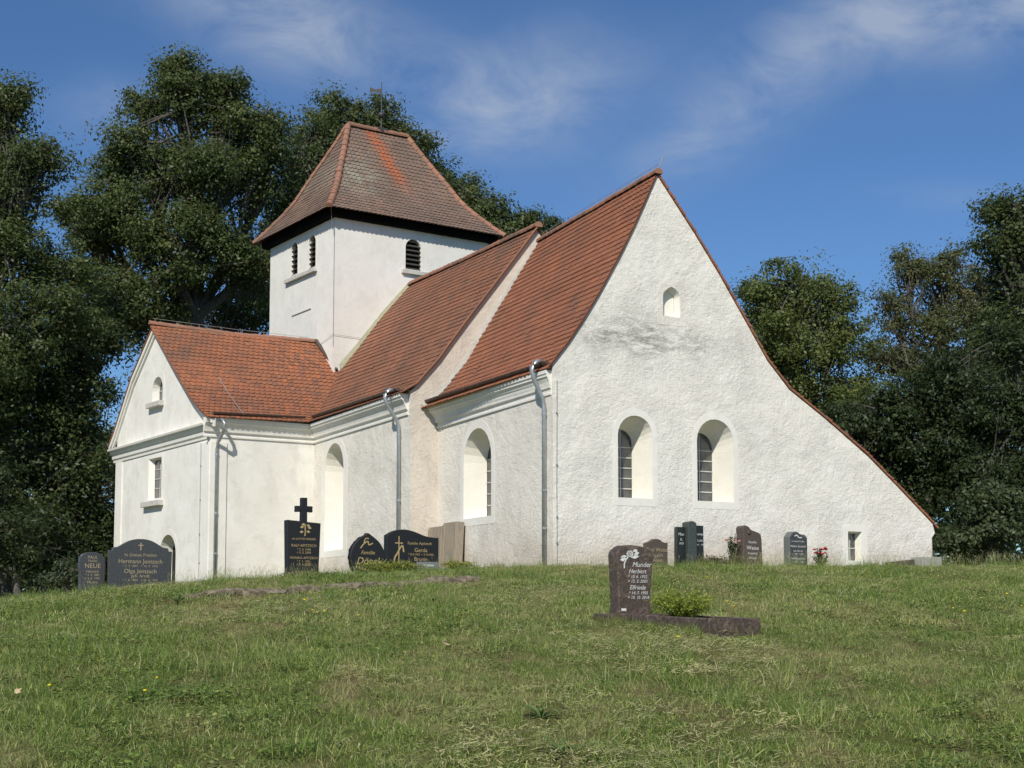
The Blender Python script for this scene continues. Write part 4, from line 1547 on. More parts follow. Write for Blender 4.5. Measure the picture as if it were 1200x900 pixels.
# 2 wide grey stone with arched top
r = stone_root('headstone', 'wide dark grey double headstone with arched top in front of the wing door', 165, 34, group=HG, dz=0.04)
st_o = [(-0.72, 0), (0.72, 0), (0.74, 0.93), (0.66, 0.93), (0.64, 1.0)] + curve_pts([(0.52, 1.02), (0.25, 1.17), (0.0, 1.21), (-0.25, 1.17), (-0.52, 1.02)], 4) + [(-0.64, 1.0), (-0.66, 0.93), (-0.74, 0.93)]
slab(st_o, 0.15, 'stone', M_GREY, r, 0.012)
text_mesh([('In Gottes Frieden', 0.105, 0.83), ('Hermann Jentzsch', 0.14, 0.68), ('* 2. 3. 1897   + 16. 9. 1970', 0.075, 0.57), ('Olga Jentzsch', 0.14, 0.45), ('geb. Arndt', 0.10, 0.34), ('* 1. 8. 1904   + 29. 4. 1994', 0.075, 0.24), ('Ruhet sanft', 0.07, 0.10)], M_TAN, r, -0.006)
mb = MB()
strokes(mb, [(0, 0.94), (0, 1.12)], 0.012, -0.006)
strokes(mb, [(-0.06, 1.06), (0.06, 1.06)], 0.012, -0.007)
mb.build('engraved_cross', M_TAN, r)
# 3 black stone with a cross on top
r = stone_root('headstone', 'tall black headstone carrying a dark cross on top, gold lettering', 356, 33, group=HG, dz=0.05)
slab([(-0.36, 0), (0.34, 0), (0.40, 1.30), (-0.40, 1.36)], 0.24, 'stone', M_BLACK, r, 0.008)
mb = MB()
c0 = 0.02
pts = [(-0.075, 1.32), (0.075, 1.32), (0.07, 1.56), (0.20, 1.55), (0.20, 1.69), (0.07, 1.69), (0.07, 1.88), (-0.07, 1.88), (-0.07, 1.69), (-0.20, 1.69), (-0.20, 1.55), (-0.07, 1.56)]
slab([(x + c0, z) for x, z in pts], 0.13, 'cross', M_BLACK, r, 0.008, y0=0.05)
text_mesh([('IN GOTTES FRIEDEN', 0.062, 0.93), ('RALF APITZSCH', 0.085, 0.78), ('* 2. 4. 1948', 0.07, 0.69), ('+ 5. 5. 2009', 0.07, 0.62), ('MONIKA APITZSCH', 0.075, 0.50), ('* 7. 1. 1951', 0.07, 0.42), ('+ 9. 6. 2020', 0.07, 0.35), ('GELIEBT UND', 0.065, 0.17), ('UNVERGESSEN', 0.06, 0.10)], M_GOLD, r, -0.006)
mb = MB()
strokes(mb, [(0.02, 1.0), (0.03, 1.1), (0.02, 1.28)], 0.014, -0.006)
for px, pz, s in ((-0.05, 1.2, 1), (0.10, 1.24, -1), (-0.06, 1.09, 1), (0.1, 1.1, -1), (0.13, 1.19, -1), (-0.02, 1.26, 1)):
    mb.mesh([(px - 0.05, -0.006, pz), (px, -0.006, pz + 0.035), (px + 0.05, -0.006, pz + 0.01 * s), (px, -0.006, pz - 0.03)], [(0, 1, 2, 3)])
mb.build('engraved_flower', M_GOLD, r)
mb = MB()
mb.box((0.05, -0.02, 0.11), (0.95, 0.34, 0.12))
bevel(mb.build('plinth', M_BROWN2, r, weld=True), 0.01)
# 4 leaf-shaped stone
r = stone_root('headstone', 'rounded black headstone shaped like a leaf, rough edged', 431, 33, group=HG, dz=0.06)
lf = curve_pts([(0.02, -0.14), (0.30, 0.05), (0.42, 0.3), (0.41, 0.55), (0.30, 0.75), (0.12, 0.90), (0.0, 0.97), (-0.07, 0.92), (-0.24, 0.82), (-0.38, 0.62), (-0.42, 0.4), (-0.36, 0.15), (-0.2, 0.02)], 4)
slab(lf, 0.18, 'stone', M_BLACK, r, 0.03, rough_edge=0.012, seed=4)
text_mesh([('Familie', 0.12, 0.52), ('Döpel', 0.22, 0.33)], M_GOLD, r, -0.006, shear=0.25)
mb = MB()
strokes(mb, curve_pts([(-0.18, 0.62), (-0.1, 0.72), (0.0, 0.78), (0.02, 0.70), (0.12, 0.74)], 4), 0.014, -0.006)
strokes(mb, curve_pts([(-0.1, 0.72), (-0.06, 0.84), (0.02, 0.84)], 4), 0.012, -0.007)
for a in range(5):
    x, z = -0.3 + a * 0.07, 0.20 - 0.02 * a
    mb.mesh([(x, -0.006, z), (x + 0.03, -0.006, z + 0.025), (x + 0.05, -0.006, z - 0.01), (x + 0.02, -0.006, z - 0.03)], [(0, 1, 2, 3)])
mb.build('engraved_branch', M_GOLD, r)
# 5 wide black stone with wave top
r = stone_root('headstone', 'wide black headstone with wavy top and gold cross with lily', 484, 34, group=HG, dz=0.13)
wv_ = [(-0.66, 0), (0.66, 0), (0.66, 0.80)] + curve_pts([(0.66, 0.80), (0.35, 0.83), (0.05, 0.93), (-0.2, 0.98), (-0.45, 0.95), (-0.66, 0.84)], 5)[1:]
slab(wv_, 0.2, 'stone', M_BLACK, r, 0.01)
text_mesh([('Familie Apitzsch', 0.095, 0.66, 0.17), ('Gerda', 0.13, 0.50, 0.2), ('* 26.9.1932  + 3.10.2004', 0.065, 0.40, 0.2), ('Brunin', 0.13, 0.29, 0.2), ('* 14.10.1929  + 17.1.2014', 0.065, 0.18, 0.2)], M_GOLD, r, -0.006)
mb = MB()
strokes(mb, [(-0.36, 0.08), (-0.36, 0.82)], 0.012, -0.006)
strokes(mb, [(-0.46, 0.66), (-0.26, 0.66)], 0.012, -0.007)
strokes(mb, curve_pts([(-0.48, 0.1), (-0.47, 0.3), (-0.40, 0.42), (-0.33, 0.55)], 4), 0.02, -0.008)
strokes(mb, curve_pts([(-0.33, 0.55), (-0.27, 0.60), (-0.24, 0.45)], 4), 0.018, -0.009)
mb.build('engraved_lily_cross', M_GOLD, r)
# 6 small tilted plate
r = stone_root('name_plate', 'small grey stone plate leaning low before the wavy black headstone', 503, 31.6, cat='grave plate', dz=0.12)
o = slab([(-0.27, -0.15), (0.27, -0.15), (0.25, 0.17), (-0.26, 0.17)], 0.08, 'plate', M_GREY2, r, 0.01)
text_mesh([('Renate', 0.09, 0.08)], M_PALE, r, -0.006)
r.rotation_euler = (R(-25), 0, ANG)
# 7 old stele at the choir wall
q = wor(-0.24, 6.3, 0)
r = empty('stone_stele', (q.x, q.y, gz(q.x, q.y) - 0.1), ANG)
tag(r, 'old weathered sandstone grave slab leaning on the choir side wall', 'grave slab')
RT = Matrix.Rotation(R(3), 3, 'Y')
for k, (yy, ww, hh) in enumerate(((0.55, 1.05, 1.70), (-0.5, 1.0, 1.78))):
    mb = MB()
    mb.box(Vector((0.0, yy, hh / 2)), (0.24, ww, hh), RT)
    for sgn in (-1, 1):
        mb.box(Vector((-0.13, yy + sgn * (ww / 2 - 0.09), hh / 2 - 0.02)), (0.05, 0.14, hh - 0.05), RT)
    bevel(mb.build('slab', M_SAND, r), 0.02)
# 8 the brown double stone in front
r = stone_root('headstone', 'brown polished headstone with white lettering and a rose, nearest in the grass', 744, 17.5, dz=-0.05)
slab([(-0.235, 0.12), (0.215, 0.12)] + curve_pts([(0.225, 0.45), (0.255, 0.72), (0.25, 0.90), (0.19, 0.935), (0.05, 0.965), (-0.12, 0.97), (-0.2, 0.935), (-0.255, 0.87), (-0.25, 0.7), (-0.235, 0.4)], 4), 0.21, 'stone', M_BROWN, r, 0.018, seed=8)
text_mesh([('Munder', 0.085, 0.735, 0.09), ('Herbert', 0.075, 0.655, 0.03), ('* 10. 6. 1932', 0.052, 0.59, 0.03), ('+ 12. 5. 2003', 0.052, 0.535, 0.03), ('Elfriede', 0.075, 0.46, 0.03), ('* 14. 7. 1935', 0.052, 0.395, 0.04), ('+ 10. 10. 2018', 0.052, 0.34, 0.04)], M_PALE, r, -0.006, shear=0.28)
mb = MB()
for i in range(7):
    a = i * 2 * math.pi / 7
    for rr, sc in ((0.022, 0.030), (0.012, 0.022)):
        x, z = -0.075 + math.cos(a + rr * 20) * rr, 0.865 + math.sin(a + rr * 20) * rr
        mb.mesh([(x + math.cos(t) * sc, -0.006 - rr * 0.1, z + math.sin(t) * sc * 0.7) for t in (0, 1.05, 2.1, 3.14, 4.2, 5.25)], [tuple(range(6))])
strokes(mb, curve_pts([(-0.10, 0.83), (-0.15, 0.76), (-0.155, 0.69)], 4), 0.008, -0.007)
for x, z, w2, h2 in ((-0.17, 0.80, 0.045, 0.03), (-0.16, 0.83, 0.05, 0.02), (0.0, 0.83, 0.06, 0.025), (0.02, 0.87, 0.04, 0.03), (0.0, 0.905, 0.04, 0.02)):
    mb.mesh([(x - w2, -0.006, z - h2 * 0.4), (x, -0.006, z + h2), (x + w2, -0.006, z + h2 * 0.3), (x, -0.006, z - h2)], [(0, 1, 2, 3)])
mb.build('engraved_rose', M_PALE, r)
mb = MB()
mb.mesh([(-0.2, -0.005, 0.18), (-0.13, -0.005, 0.18), (-0.13, -0.005, 0.21), (-0.2, -0.005, 0.21)], [(0, 1, 2, 3)])
mb.build('maker_plate', M_PALE, r)
mb = MB()
mb.box((-0.04, 0.09, 0.06), (0.78, 0.36, 0.18))
bevel(mb.build('plinth', M_BROWN, r, weld=True), 0.012)
mun = r
# grave border: south side, east end and hidden north side
r = empty('grave_border', mun.location.copy(), ANG)
tag(r, 'low brown granite kerb framing the grave before the nearest headstone', 'grave kerb')
for nm, c, sz in (('kerb_stone', (-0.27, -0.98, 0.03), (0.08, 1.80, 0.24)), ('kerb_stone', (0.035, -1.92, 0.03), (0.69, 0.08, 0.24)), ('kerb_stone', (0.34, -0.98, 0.03), (0.08, 1.80, 0.24))):
    mb = MB()
    tilt = 0.028 if nm and sz[1] > 1 else 0.0
    cz = c[2] + 0.028 * c[1]
    mb.box((c[0], c[1], cz), sz, Matrix.Rotation(tilt, 3, 'X'))
    bevel(mb.build(nm, M_BROWN, r, weld=True), 0.012)
# soil bed inside
mb = MB()
mb.box((0.035, -0.98, -0.03), (0.51, 1.78, 0.12))
mb.build('soil_bed', mat_plain('dark_soil', (0.045, 0.035, 0.025), 0.95), r)

# 9..13 stones by the gable wall
def by_wall(u, s):
    """point in front of the gable wall (s metres out) in the direction u"""
    k = (u - 600) / FPX
    # CH + EG g + ES s ; x = k y
    g = (k * (CH.y + ES.y * s) - (CH.x + ES.x * s)) / (EG.x - k * EG.y)
    p = wor(g, s, 0)
    return p


def wall_stone(label, u, s=-1.2, dz=-0.06, name='headstone', cat='headstone', group=HG):
    p = by_wall(u, s)
    o = empty(name, (p.x, p.y, gz(p.x, p.y) + dz), ANG)
    tag(o, label, cat, group)
    return o


r = wall_stone('small brown headstone with scrolled top, half hidden behind the nearest brown stone', 770)
slab([(-0.34, 0), (0.34, 0), (0.34, 0.82)] + curve_pts([(0.34, 0.82), (0.2, 0.83), (0.08, 0.90), (-0.08, 0.91), (-0.2, 0.84), (-0.34, 0.80)], 4)[1:], 0.16, 'stone', M_BROWN2, r)
text_mesh([('Paul Weise', 0.15, 0.62), ('* 1901', 0.1, 0.46), ('Anna', 0.13, 0.34)], M_TAN, r, -0.006)
r = wall_stone('dark double headstone with a taller green slate column in the middle', 809, dz=0.05)
slab([(-0.42, 0), (0.02, 0), (0.02, 1.17), (-0.40, 1.17)], 0.16, 'stone', M_GREEN, r, y0=0.02)
slab([(0.0, 0), (0.50, 0), (0.46, 0.6), (0.46, 1.22), (0.0, 1.24)], 0.16, 'stone', M_GREEN, r, y0=0.03)
slab([(-0.13, 0), (0.14, 0), (0.13, 1.28)] + curve_pts([(0.13, 1.28), (0.0, 1.33), (-0.14, 1.29)], 3)[1:], 0.30, 'column', M_GREENL, r, y0=-0.12)
text_mesh([('Man', 0.11, 0.97, -0.28), ('K.', 0.10, 0.83, -0.27), ('1937', 0.08, 0.72, -0.28)], M_PALE, r, 0.012)
text_mesh([('Klumper', 0.10, 0.99, 0.33), ('Lutz', 0.10, 0.82, 0.33), ('1941 - 1990', 0.065, 0.70, 0.33)], M_PALE, r, 0.012)
r = wall_stone('brown headstone with rounded sloping shoulder, roses at its left side', 882, dz=0.05)
slab([(-0.34, 0), (0.36, 0)] + curve_pts([(0.36, 0.0), (0.33, 0.6), (0.30, 0.98), (0.12, 1.08), (-0.02, 1.12), (-0.14, 1.22), (-0.30, 1.22), (-0.30, 0.9), (-0.32, 0.4)], 4)[1:], 0.34, 'stone', M_BROWN2, r, 0.025, rough_edge=0.015, seed=6)
text_mesh([('Familie', 0.10, 0.78), ('Weise', 0.16, 0.62), ('Friedrich', 0.09, 0.47), ('Helene', 0.09, 0.34)], M_PALE, r, -0.006)
bevel_mb = MB()
bevel_mb.sphere((-0.12, -0.012, 1.05), 0.07, 8, 5, (1, 0.3, 0.9))
bevel_mb.build('carved_rosette', M_BROWN, r, smooth=True)
r = wall_stone('grey headstone with curved top and pale side, beside the red roses', 935, dz=0.05)
slab([(-0.30, 0), (0.34, 0), (0.34, 0.95)] + curve_pts([(0.34, 0.95), (0.26, 1.03), (0.10, 1.05), (0.0, 1.11), (-0.16, 1.11), (-0.24, 1.04), (-0.30, 0.96)], 4)[1:], 0.26, 'stone', M_GREY2, r, 0.015)
slab([(-0.27, 0.02), (0.32, 0.02), (0.32, 0.94), (0.1, 1.03), (0.0, 1.08), (-0.15, 1.08), (-0.27, 0.95)], 0.01, 'face_panel', M_GREY, r, 0.002, y0=-0.008)
text_mesh([('In Gottes Frieden', 0.062, 0.84), ('Walter Jentzsch', 0.085, 0.70), ('geb. Berndt', 0.07, 0.57), ('* 1899  + 1976', 0.06, 0.48), ('Hedwig Jentzsch', 0.075, 0.36), ('* 1905  + 1989', 0.06, 0.26)], M_PALE, r, -0.016)
mb = MB()
strokes(mb, curve_pts([(-0.12, 0.98), (-0.04, 1.02), (0.03, 0.95), (0.14, 0.95)], 4), 0.015, -0.016)
mb.build('engraved_branch', M_PALE, r)

# low slabs at the right end
r = wall_stone('low grey stone grave curb at the far right end of the gable wall', 1068, -0.75, name='low_grave_curb', cat='grave kerb', group=None)
mb = MB()
mb.box((-0.35, 0.1, 0.18), (1.0, 0.2, 0.5), Matrix.Rotation(R(-6), 3, 'Y'))
bevel(mb.build('long_slab', M_BROWN2, r), 0.02)
mb = MB()
mb.box((0.58, 0.0, 0.24), (0.78, 0.5, 0.62))
bevel(mb.build('block', mat_granite('concrete', (0.27, 0.27, 0.25), (0.38, 0.38, 0.35), 30, 0.9), r), 0.015)

# stone kerb bedded in the grass, left of the middle
r0 = spot(390, 693, 23)
x_, y_ = r0.x, 23.0
kerb = empty('fieldstone_kerb', (x_, y_, gz(x_, y_)))
tag(kerb, 'low row of old field stones bedded in the grass slope', 'stone kerb')
rg = random.Random(77)
M_KERB = mat_granite('kerb_stone', (0.085, 0.068, 0.045), (0.24, 0.20, 0.14), 9, 0.95)
path = [(238, 21.3), (290, 21.9), (340, 22.4), (400, 23.0), (450, 23.5), (500, 24.0), (548, 24.6)]
N_ST = 17
for i in range(N_ST):
    t = i / (N_ST - 1) * (len(path) - 1)
    k = min(int(t), len(path) - 2)
    u = path[k][0] + (path[k + 1][0] - path[k][0]) * (t - k)
    D = path[k][1] + (path[k + 1][1] - path[k][1]) * (t - k)
    x = (u - 600) / FPX * D
    z = gz(x, D)
    sx_, sy_, sz_ = rg.uniform(0.28, 0.58) * 0.6, rg.uniform(0.10, 0.18), rg.uniform(0.06, 0.11)
    jy, jz = rg.uniform(-0.10, 0.10), rg.uniform(-0.03, 0.03)
    mb = MB()
    bmv = bmesh.new()
    bmesh.ops.create_icosphere(bmv, subdivisions=2, radius=1.0)
    vv = []
    for v in bmv.verts:
        c = v.co
        m = max(abs(c.x), abs(c.y), abs(c.z))
        c = c.lerp(c / m, 0.6) * (1 + rg.uniform(-0.07, 0.07))
        c = Matrix.Rotation(R(25) + rg.uniform(-.02, .02), 3, 'Z') @ Vector((c.x * sx_, c.y * sy_, c.z * sz_))
        vv.append(Vector((x - x_, D - y_ + jy, z - gz(x_, y_) + 0.02 + jz)) + c)
    mb.mesh(vv, [tuple(v.index for v in f.verts) for f in bmv.faces])
    bmv.free()
    mb.build('stone', M_KERB, kerb)

# ------------------------------------------------------------------ plants near the stones
def sprig_plant(name, label, loc, rx, ry, h, n, leaf, mat, seed, cat='shrub', stems=14):
    rs = np.random.RandomState(seed)
    root = empty(name, loc)
    tag(root, label, cat)
    mb = MB()
    P, N = [], []
    for i in range(stems):
        a = rs.uniform(0, 2 * math.pi)
        rr = rs.uniform(0.2, 1.0) ** 0.6
        tip = np.array([math.cos(a) * rx * rr, math.sin(a) * ry * rr, h * (1.05 - 0.45 * rr ** 2) * rs.uniform(0.8, 1.08)])
        m0 = np.array([tip[0] * 0.35, tip[1] * 0.35, tip[2] * 0.6])
        mb.tube([Vector((0, 0, -0.03)), Vector(m0), Vector(tip)], [0.008, 0.006, 0.003], 4, cap=False)
        k = int(n / stems)
        t = rs.uniform(0.25, 1.05, k)[:, None]
        base = (2 * t * (1 - t)) * m0 * 1.0 + t * t * tip + rs.normal(size=(k, 3)) * np.array([rx * 0.10, ry * 0.10, h * 0.07])
        P.append(base)
        N.append(rs.normal(size=(k, 3)) + np.array([0, 0, 0.5]))
    P = np.concatenate(P)
    P[:, 2] = np.maximum(P[:, 2], 0.01)
    N = np.concatenate(N)
    N /= np.linalg.norm(N, axis=1, keepdims=True)
    leaf_mesh('foliage', P, N, leaf * rs.uniform(0.6, 1.4, len(P)), rs.uniform(0, 1, len(P)), mat, root, rs, 0.4)
    mb.build('stems', M_BARK, root)
    return root


M_JUN = mat_leaf('golden_juniper', (0.16, 0.22, 0.03), (0.30, 0.37, 0.055), (0.48, 0.52, 0.10), 0.35)
M_HEDGE = mat_leaf('brown_hedge', (0.06, 0.05, 0.025), (0.11, 0.085, 0.04), (0.16, 0.13, 0.06), 0.2)
M_YG = mat_leaf('yellow_green_plants', (0.17, 0.21, 0.03), (0.30, 0.33, 0.05), (0.46, 0.46, 0.09), 0.35)
M_ROSEL = mat_leaf('rose_leaves', (0.03, 0.05, 0.015), (0.06, 0.09, 0.03), (0.1, 0.12, 0.05), 0.2)
p = spot(800, 725, 16.7)
sprig_plant('juniper_shrub', 'bright yellow green spreading shrub on the nearest grave', (p.x, 16.7, gz(p.x, 16.7) + 0.06), 0.37, 0.34, 0.36, 8000, 0.034, M_JUN, 31, stems=70)
p = by_wall(845, -1.9)
sprig_plant('low_hedge', 'low brown clipped hedge between dark double stone and brown headstone', (p.x, p.y, gz(p.x, p.y) + 0.04), 1.0, 0.3, 0.40, 4200, 0.05, M_HEDGE, 32, 'hedge', stems=90)
p = spot(455, 682, 29.5)
sprig_plant('yellow_ground_plant', 'yellow green low plants in front of the black leaf shaped headstone', (p.x, 29.5, gz(p.x, 29.5)), 0.7, 0.3, 0.30, 3000, 0.045, M_YG, 33, 'plant', stems=60)
p = spot(535, 666, 32)
sprig_plant('yellow_ground_plant', 'small yellow green plant clump before the old sandstone slab', (p.x, 32, gz(p.x, 32)), 0.45, 0.25, 0.26, 1300, 0.045, M_YG, 34, 'plant', stems=40)
p = by_wall(930, -1.9)
sprig_plant('low_hedge', 'low green herbs at the foot of the curved grey headstone', (p.x, p.y, gz(p.x, p.y)), 0.7, 0.25, 0.22, 1200, 0.05, M_YG, 35, 'plant', stems=40)


def rose(label, p, h, mat, seed, n, tall, fl_z):
    r = sprig_plant('rose_bush', label, p, 0.2, 0.2, h, 700, 0.075, M_ROSEL, seed, 'rose bush', stems=12)
    rs = random.Random(seed)
    mb = MB()
    for i in range(n):
        c = Vector((rs.uniform(-0.2, 0.2), rs.uniform(-0.15, 0.1), h * rs.uniform(*fl_z)))
        for k in range(9):
            a = k * 2.4
            q = 0.012 + 0.005 * k
            ctr = c + Vector((math.cos(a) * q * 0.7, math.sin(a) * q * 0.7, 0.02 - 0.003 * k))
            mb.sphere(ctr, 0.026, 6, 4, (1, 1, 0.6))
    mb.build('blossoms', mat, r, smooth=True)
    return r


M_RED = mat_plain('red_petals', (0.42, 0.02, 0.03), 0.6)
M_PINKP = mat_plain('pink_petals', (0.46, 0.24, 0.21), 0.6)
p = by_wall(961, -1.2)
rose('dark red rose bush beside the curved grey headstone', (p.x, p.y, gz(p.x, p.y) + 0.05), 0.66, M_RED, 41, 11, 0.6, (0.75, 1.05))
p = by_wall(859, -1.0)
rose('pale pink roses leaning against the brown headstone', (p.x, p.y, gz(p.x, p.y) + 0.05), 0.9, M_PINKP, 42, 6, 1.0, (0.8, 1.05))


def rosette(label, u, v, D, size, seed, up=0.5):
    x = (u - 600) / FPX * D
    root = empty('broadleaf_weed', (x, D, gz(x, D)))
    tag(root, label, 'weed')
    rg = random.Random(seed)
    mb = MB()
    for i in range(16):
        a = i * 2.4 + rg.uniform(-.3, .3)
        L = size * rg.uniform(0.6, 1.1)
        e = up * rg.uniform(0.4, 1.3)
        d = Vector((math.cos(a), math.sin(a), 0))
        s = Vector((-d.y, d.x, 0))
        w2 = L * 0.085
        pts = []
        for t, wd, hz in ((0, 0.15, 0), (0.35, 0.8, 0.55), (0.7, 1.0, 0.85), (1.0, 0.1, 0.7)):
            c = d * (L * t) + Vector((0, 0, L * e * hz))
            pts.append((c - s * w2 * wd, c + s * w2 * wd))
        for q0, q1 in zip(pts[:-1], pts[1:]):
            mb.mesh([q0[0], q0[1], q1[1], q1[0]], [(0, 1, 2, 3)], rg.random())
    mb.build('leaves', M_WEED, root)


M_WEED = mat_leaf('weed_leaves', (0.11, 0.18, 0.05), (0.17, 0.25, 0.075), (0.26, 0.33, 0.11), 0.3)
rosette('broad leaved dock rosette low in the foreground grass', 634, 850, 10.2, 0.20, 51)
rosette('dark plantain tuft on the dry patch below the stone kerb', 210, 722, 20.3, 0.26, 52, 0.55)
rosette('long leaved weed clump at the bottom edge of the grass', 662, 893, 8.7, 0.22, 53)
rosette('weed tuft at the middle of the grass below the stone kerb', 432, 722, 20.0, 0.2, 54, 0.5)
rosette('weed tuft under the right end of the stone kerb', 508, 712, 20.6, 0.22, 55, 0.5)
rosette('weed tuft just before the stone kerb', 385, 712, 21.2, 0.24, 56, 0.55)

# dandelions
M_YEL = mat_plain('dandelion_yellow', (0.95, 0.74, 0.03), 0.6)
M_STEM = mat_plain('flower_stem', (0.12, 0.17, 0.05), 0.6)
d_head = d_stem = None
rg = random.Random(9)
dand = [(58, 807), (184, 797), (170, 813), (372, 719), (380, 721), (366, 716), (357, 709), (795, 752), (852, 708), (860, 712), (699, 671), (829, 679), (1100, 676), (1150, 702), (1117, 715), (1180, 701), (1197, 710), (958, 700), (1130, 722), (420, 724)]
for i, (u, v) in enumerate(dand):
    # walk down the view ray to the slope
    d0 = spot(u, v, 1.0)
    D = 6.0
    while D < 34 and d0.z * D > gz(d0.x * D, D) + 0.09:
        D += 0.05
    p = d0 * D
    root = empty('dandelion', (p.x, D, gz(p.x, D)), rg.uniform(0, 6))
    tag(root, 'small yellow dandelion flower standing in the grass', 'flower', 'dandelions scattered in the grass')
    if d_head is None:
        mb = MB()
        for k in range(22):
            a = k * 2.4
            L = 0.022 if k % 2 else 0.015
            d = Vector((math.cos(a), math.sin(a), 0.25 + 0.4 * (k % 2 == 0)))
            s = Vector((-math.sin(a), math.cos(a), 0)) * 0.004
            c = Vector((0, 0, 0.15))
            mb.mesh([c - s, c + s, c + d * L + s, c + d * L - s], [(0, 1, 2, 3)])
        mb.sphere((0, 0, 0.153), 0.010, 8, 5, (1, 1, 0.6))
        mb.sphere((0, 0, 0.150), 0.019, 9, 5, (1, 1, 0.55))
        d_head = mb.build('blossom', M_YEL, root)
        mb = MB()
        mb.tube([(0, 0, 0), (0.004, 0, 0.06), (0, 0, 0.15)], 0.0025, 5)
        d_stem = mb.build('stem', M_STEM, root)
    else:
        for src in (d_head, d_stem):
            c = src.copy()
            c.parent = root
            COL.objects.link(c)
    s = rg.uniform(0.75, 1.1)
    root.scale = (s, s, s * rg.uniform(0.8, 1.1))

# dry leaves lying in the grass
def dry_leaf(label, u, D, s, seed):
    x = (u - 600) / FPX * D
    rg = random.Random(seed)
    mb = MB()
    for k in range(3):
        a = k * 0.9 - 0.9
        d = Vector((math.cos(a), math.sin(a), 0.35 * rg.random()))
        sd_ = Vector((-d.y, d.x, 0.25)) * 0.35
        mb.mesh([Vector((0, 0, 0)), d * 0.5 * s + sd_ * s * 0.6, d * s, d * 0.5 * s - sd_ * s * 0.6], [(0, 1, 2, 3)])
    o = mb.build('dry_leaf', M_DRY, None)
    o.location = (x, D, gz(x, D) + 0.07)
    o.rotation_euler = (0.5, -0.3, rg.uniform(0, 6))
    tag(o, label, 'leaf')


M_DRY = mat_plain('dry_leaf', (0.45, 0.34, 0.21), 0.8)
dry_leaf('curled tan leaf in the grass below the stone kerb', 522, 14.4, 0.07, 1)
dry_leaf('tan leaf in the grass at the lower left', 22, 11.0, 0.06, 2)

# ------------------------------------------------------------------ grass
def blade_tuft(n, rad, h0, h1, w, seed, lean=0.5, seedhead=False):
    rg = random.Random(seed)
    mb = MB()
    for i in range(n):
        a = rg.uniform(0, 6.283)
        r = rad * math.sqrt(rg.random())
        base = Vector((r * math.cos(a), r * math.sin(a), -0.02))
        h = rg.uniform(h0, h1)
        b = rg.uniform(0, 6.283)
        d = Vector((math.cos(b), math.sin(b), 0))
        l = lean * h * rg.uniform(0.1, 1.3)
        c = rg.uniform(0, 6.283)
        s = Vector((math.cos(c), math.sin(c), 0)) * (w * rg.uniform(0.6, 1.2) / 2)
        m = base + d * (l * 0.35) + Vector((0, 0, h * 0.58))
        t = base + d * l + Vector((0, 0, h * (1 - 0.25 * (l / h) ** 2)))
        rn = rg.random()
        mb.mesh([base - s, base + s, m + s * 0.8, m - s * 0.8, t], [(0, 1, 2, 3), (3, 2, 4)], rn)
        if seedhead and rg.random() < 0.8:
            for k in range(6):
                q = m.lerp(t, 0.55 + 0.08 * k)
                o_ = Vector((rg.uniform(-1, 1), rg.uniform(-1, 1), 0.8)) * 0.022
                mb.mesh([q, q + o_ + s, q + o_ * 1.6, q + o_ - s], [(0, 1, 2, 3)], 0.97)
    me = bpy.data.meshes.new('grass_tuft')
    me.from_pydata(mb.v, [], mb.f)
    at = me.attributes.new('rnd', 'FLOAT', 'FACE')
    at.data.foreach_set('value', np.array(mb.r, dtype=np.float32))
    me.materials.append(M_GRASS)
    return bpy.data.objects.new('grass_tuft', me)


tuft_col = bpy.data.collections.new('grass_tufts')
TUFTS = [blade_tuft(56, 0.14, 0.025, 0.075, 0.0045, 1, 1.4), blade_tuft(56, 0.14, 0.02, 0.065, 0.0045, 2, 1.9), blade_tuft(46, 0.12, 0.04, 0.105, 0.0045, 3, 1.2),
         blade_tuft(70, 0.2, 0.03, 0.09, 0.008, 4, 1.2), blade_tuft(70, 0.2, 0.025, 0.075, 0.008, 5, 1.7), blade_tuft(26, 0.09, 0.09, 0.22, 0.006, 6, 0.8),
         blade_tuft(8, 0.22, 0.24, 0.46, 0.005, 7, 0.25, True)]
def clover_patch(n, rad, seed):
    rg = random.Random(seed)
    mb = MB()
    for i in range(n):
        a = rg.uniform(0, 6.283)
        r = rad * math.sqrt(rg.random())
        c = Vector((r * math.cos(a), r * math.sin(a), rg.uniform(0.03, 0.08)))
        L = rg.uniform(0.007, 0.015)
        tl = Vector((rg.uniform(-.4, .4), rg.uniform(-.4, .4), 1)).normalized()
        x = tl.orthogonal().normalized()
        y = tl.cross(x)
        ph = rg.uniform(0, 6)
        mb.mesh([c + (x * math.cos(ph + k * 1.047) + y * math.sin(ph + k * 1.047)) * L for k in range(6)], [tuple(range(6))], rg.uniform(0.1, 0.7))
    me = bpy.data.meshes.new('clover')
    me.from_pydata(mb.v, [], mb.f)
    at = me.attributes.new('rnd', 'FLOAT', 'FACE')
    at.data.foreach_set('value', np.array(mb.r, dtype=np.float32))
    me.materials.append(M_GRASS)
    return bpy.data.objects.new('clover', me)


